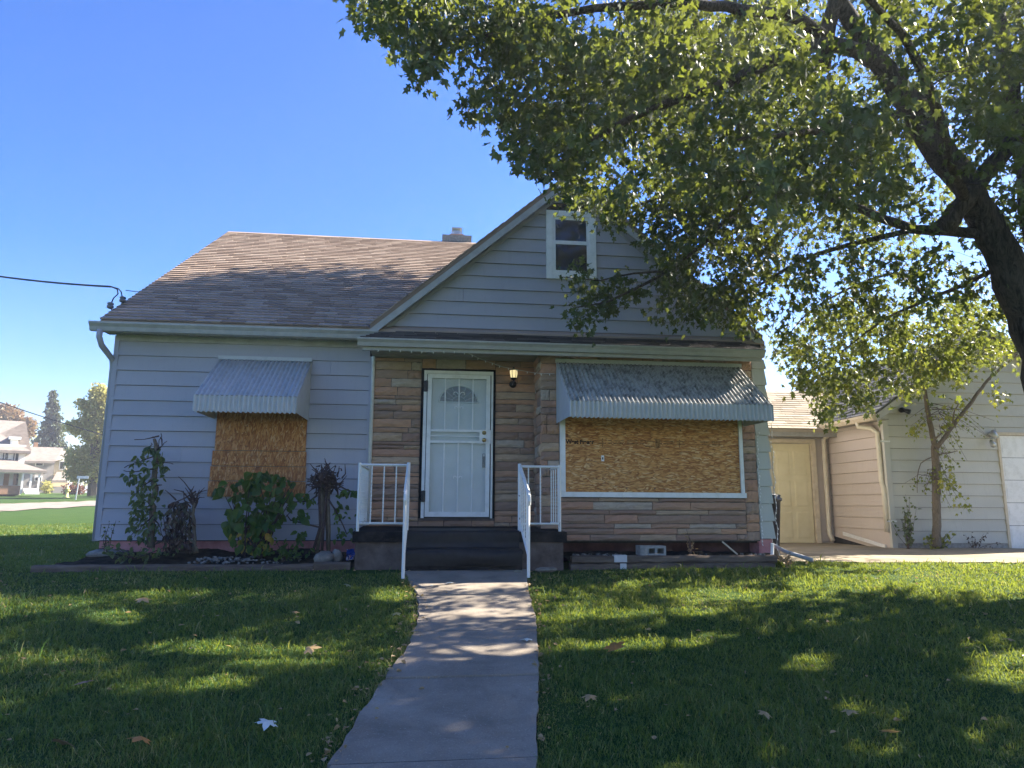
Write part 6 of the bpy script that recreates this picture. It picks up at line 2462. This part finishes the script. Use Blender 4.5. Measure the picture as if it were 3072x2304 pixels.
def far_tree(name, label, cat, base, Y, clumps, trunk_r, mat, seed, leaf=(.25, .5), dens=1.0, bark='maple_bark'):
    r2 = np.random.default_rng(seed)
    b2 = fy(*base, Y)
    o = thing(name, b2, label, cat)
    P2, A2, N2, S2, C2 = [], [], [], [], []
    top = fy(clumps[0][0], clumps[0][1], Y)
    m_ = MB()
    m_.tube([b2 - [0, 0, .3], (b2 + top) / 2 + r2.normal(0, .1, 3), top], [trunk_r, trunk_r * .7, trunk_r * .2], 8)
    for (cx, cy, rx, ry, cnt_) in clumps:
        c = fy(cx, cy, Y)
        sx = abs(fy(cx + rx, cy, Y)[0] - c[0])
        sz = abs(fy(cx, cy + ry, Y)[2] - c[2])
        q = b2 + (top - b2) * .5
        m_.tube([q, (q + c) / 2 + r2.normal(0, .2, 3), c], [trunk_r * .35, trunk_r * .2, trunk_r * .06], 5)
        for _ in range(int(cnt_ * dens)):
            d2 = r2.normal(0, 1, 3)
            d2 = d2 / np.linalg.norm(d2) * r2.uniform(.2, 1) ** .6
            P2.append(c + d2 * [sx, sx * .9, sz] + r2.normal(0, .12, 3))
            A2.append(r2.normal(0, .6, 3) + [0, 0, -.4])
            N2.append(r2.normal(0, .6, 3) + [0, 0, .4])
            S2.append(r2.uniform(*leaf))
            C2.append(r2.beta(2, 2))
    m_.build('trunk', M[bark], o)
    shrub_leaves(P2, A2, N2, S2, quad_template(), C2, mat, o, 'crown')
    return o


M['leaf_far'] = m_leaf('far_green_leaf', [(0, (.2, .21, .07)), (.5, (.36, .35, .12)), (1, (.5, .45, .2))], .55, (.75, .68, .2))
M['leaf_autumn'] = m_leaf('far_autumn_leaf', [(0, (.14, .10, .05)), (.5, (.24, .15, .08)), (1, (.36, .20, .10))], .35, (.5, .3, .1))
M['leaf_needle'] = m_leaf('spruce_needle', [(0, (.02, .035, .03)), (1, (.06, .08, .065))], .12)
M['leaf_red'] = m_leaf('far_red_leaf', [(0, (.10, .04, .025)), (1, (.24, .10, .05))], .25, (.4, .1, .05))
far_tree('maple_tree', 'tall pale green tree standing just beyond the left house corner', 'tree', (780, 1040), 60,
         [(830, 260, 90, 120, 500), (700, 310, 60, 40, 120), (760, 420, 90, 80, 360), (640, 500, 90, 60, 320), (800, 560, 120, 100, 620), (700, 760, 150, 120, 900), (800, 850, 130, 110, 700), (640, 880, 90, 70, 360), (900, 420, 90, 160, 600), (930, 700, 110, 200, 700)], .5, M['leaf_far'], 5, (.16, .36), 2.6)
far_tree('autumn_tree', 'rusty autumn tree rising behind the white house roof', 'tree', (120, 1000), 95,
         [(60, 420, 140, 110, 800), (180, 520, 100, 110, 600), (-80, 430, 160, 120, 600), (250, 480, 50, 60, 160), (20, 350, 70, 40, 160)], .5, M['leaf_autumn'], 6, (.25, .5), 2.2)
far_tree('autumn_bush', 'round reddish bush in front of the grey house', 'bush', (610, 1055), 68, [(605, 1015, 70, 45, 500), (650, 1020, 50, 40, 240)], .1, M['leaf_red'], 7, (.15, .3))
far_tree('green_bush', 'small round green bush between white house porch and grey house', 'bush', (395, 1050), 70, [(392, 1000, 34, 50, 400)], .1, M['leaf_far'], 8, (.15, .3))
# spruce: whorls of drooping branches
sp = thing('spruce_tree', fy(400, 1040, 88), 'dark pointed spruce standing behind the grey house', 'tree')
r2 = np.random.default_rng(3)
tb, tp = fy(405, 1040, 88), fy(444, 215, 88)
MB().tube([tb, tp], [.45, .03], 8).build('trunk', M['maple_bark'], sp)
P_, A_, N_, S_, C_ = [], [], [], [], []
bm = MB()
for k_ in range(30):
    t_ = k_ / 29
    c = tp * (1 - t_) + tb * t_
    if t_ > .62:
        break
    R2 = .08 + 3.5 * t_
    for j in range(9):
        a_ = r2.uniform(0, 6.28)
        R3 = R2 * r2.uniform(.6, 1.1)
        e_ = c + np.array([math.cos(a_) * R3, math.sin(a_) * R3, -.28 * R3 + .1 * r2.normal()])
        bm.tube([c, e_], [.05, .01], 4)
        for s_ in np.linspace(.15, 1, int(4 + R3 * 5)):
            for _ in range(4):
                P_.append(c + (e_ - c) * s_ + r2.normal(0, .12, 3) + [0, 0, -.1 * r2.uniform(0, 2)])
                A_.append((e_ - c) / R3 * .5 + r2.normal(0, .4, 3) + [0, 0, -.6])
                N_.append(r2.normal(0, .5, 3) + [0, 0, .5])
                S_.append(r2.uniform(.22, .45))
                C_.append(r2.uniform(0, 1))
bm.build('branch', M['maple_bark'], sp)
shrub_leaves(P_, A_, N_, S_, quad_template(), C_, M['leaf_needle'], sp, 'crown')

hy = fy(552, 1085, 58)
mb = MB()
mb.lathe([(.17, 0), (.17, .06), (.11, .08), (.11, .62), (.15, .64), (.15, .68), (.11, .72), (.06, .84), (.03, .9)], (hy[0], 58, hy[2] - .02), 10)
mb.tube([(hy[0] - .2, 58, hy[2] + .5), (hy[0] + .2, 58, hy[2] + .5)], .06, 8)
M['hydrant'] = m_plain('hydrant_paint', (.62, .50, .16), (.72, .6, .25), 9, .5, .4, .1)
tag(mb.build('fire_hydrant', M['hydrant'], None, True), 'yellow fire hydrant on the grass across the street', 'hydrant')
sp_ = fy(628, 1090, 56)
sg = thing('street_sign', sp_, 'street sign on a pale post across the street', 'sign')
top = fy(636, 915, 56)
MB().tube([sp_ - [0, 0, .2], (sp_[0] + .1, 56, top[2])], .045, 8).build('post', M['galv'], sg)
MB().box(sp_[0] - .05, sp_[0] + .75, 55.94, 55.97, top[2] - .12, top[2] + .08).build('sign_plate', M['galv'], sg)
cr = thing('parked_car', fy(790, 1058, 62), 'pale parked car partly hidden by the left house corner', 'car')
c0 = fy(740, 1058, 62)
mb = MB()
prof = [(0, .35), (0, .7), (.25, .82), (1.0, .92), (1.55, 1.38), (2.9, 1.42), (3.6, .98), (4.2, .9), (4.3, .4), (4.2, .28), (.1, .28)]
mb.prism([(c0[0] + x, 62, c0[2] + z) for x, z in prof], (0, 1.7, 0))
M['car'] = m_plain('car_paint', (.62, .63, .65), (.7, .71, .72), 2, .25, .5, .02)
mb.build('body', M['car'], cr)
mb = MB()
mb.prism([(c0[0] + x, 61.985, c0[2] + z) for x, z in [(1.15, .95), (1.62, 1.32), (2.85, 1.36), (3.35, 1.0)]], (0, .01, 0))
mb.build('side_window', M['glass_dark'], cr)
for x in (.8, 3.5):
    mb = MB()
    mb.tube([(c0[0] + x, 61.97, c0[2] + .3), (c0[0] + x, 62.2, c0[2] + .3)], .32, 14)
    mb.build('wheel', M['black'], cr)
# far belt of trees closing the horizon
r2 = np.random.default_rng(77)
P_, A_, N_, S_, C_ = [], [], [], [], []
for k_ in range(16000):
    a_ = r2.uniform(math.radians(-70), math.radians(75))
    d2 = r2.uniform(125, 150)
    x, y = d2 * math.sin(a_), d2 * math.cos(a_)
    hh = 6 + 2 * math.sin(a_ * 23) + 1.6 * math.sin(a_ * 51 + 1)
    P_.append((x, y, float(gz(x, y)) + hh * r2.uniform(0, 1) ** .8))
    A_.append(r2.normal(0, 1, 3))
    N_.append(r2.normal(0, 1, 3))
    S_.append(r2.uniform(.4, 1.0))
    C_.append(r2.uniform(0, 1))
V1, T1, C1 = leaf_cloud(np.array(P_), np.array(A_), np.array(N_), np.array(S_), quad_template(), np.array(C_))
kind(big_mesh('far_wood', V1, T1, M['leaf_far'], None, C1), 'stuff')

# scraps of leaf and thatch scattered over lawn and walk edge
r2 = np.random.default_rng(19)
nl = 900
lx = r2.uniform(-5.5, 8.0, nl)
ly = r2.uniform(2.2, 9.3, nl)
near = r2.uniform(0, 1, nl) < .35
ly = np.where(near, r2.uniform(2.2, 8.5, nl), ly)
lx = np.where(near, np.where(r2.uniform(0, 1, nl) < .65, pathL(ly) + r2.normal(-.03, .07, nl), pathR(ly) + r2.normal(.02, .05, nl)), lx)
onp = (lx > pathL(ly)) & (lx < pathR(ly)) & (ly < PATH_Y1)
ok = ~inside(DRIVE, np.stack([lx, ly], 1)) & ~((ly > 8.6) & (lx > -4.5) & (lx < 4.6)) & (~onp | (r2.uniform(0, 1, nl) < .4))
lx, ly, onp = lx[ok], ly[ok], onp[ok]
lz = gz(lx, ly) + np.where(onp, .038, r2.uniform(.02, .05, len(lx)))
V1, T1, C1 = leaf_cloud(np.stack([lx, ly, lz], 1), r2.normal(0, 1, (len(lx), 3)) * [1, 1, .2], r2.normal(0, .25, (len(lx), 3)) + [0, 0, 1], r2.uniform(.015, .05, len(lx)), oval_template(.34), r2.uniform(0, 1, len(lx)))
kind(big_mesh('leaf_litter', V1, T1, M['leaf_tan'], None, C1), 'stuff')

# thin haze volume over the whole street, added to stand in for lens glare
mh = bpy.data.materials.new('glare_haze')
mh.use_nodes = True
nt_ = mh.node_tree
nt_.nodes.clear()
ou = nt_.nodes.new('ShaderNodeOutputMaterial')
pv_ = nt_.nodes.new('ShaderNodeVolumePrincipled')
pv_.inputs['Color'].default_value = (.93, .95, 1.0, 1)
pv_.inputs['Density'].default_value = VEIL_DENSITY
pv_.inputs['Anisotropy'].default_value = .3
nt_.links.new(pv_.outputs[0], ou.inputs['Volume'])
kind(MB().box(-1250, 1250, -320, 2250, -4.0, 34.0).build('glare_veil', mh), 'stuff')
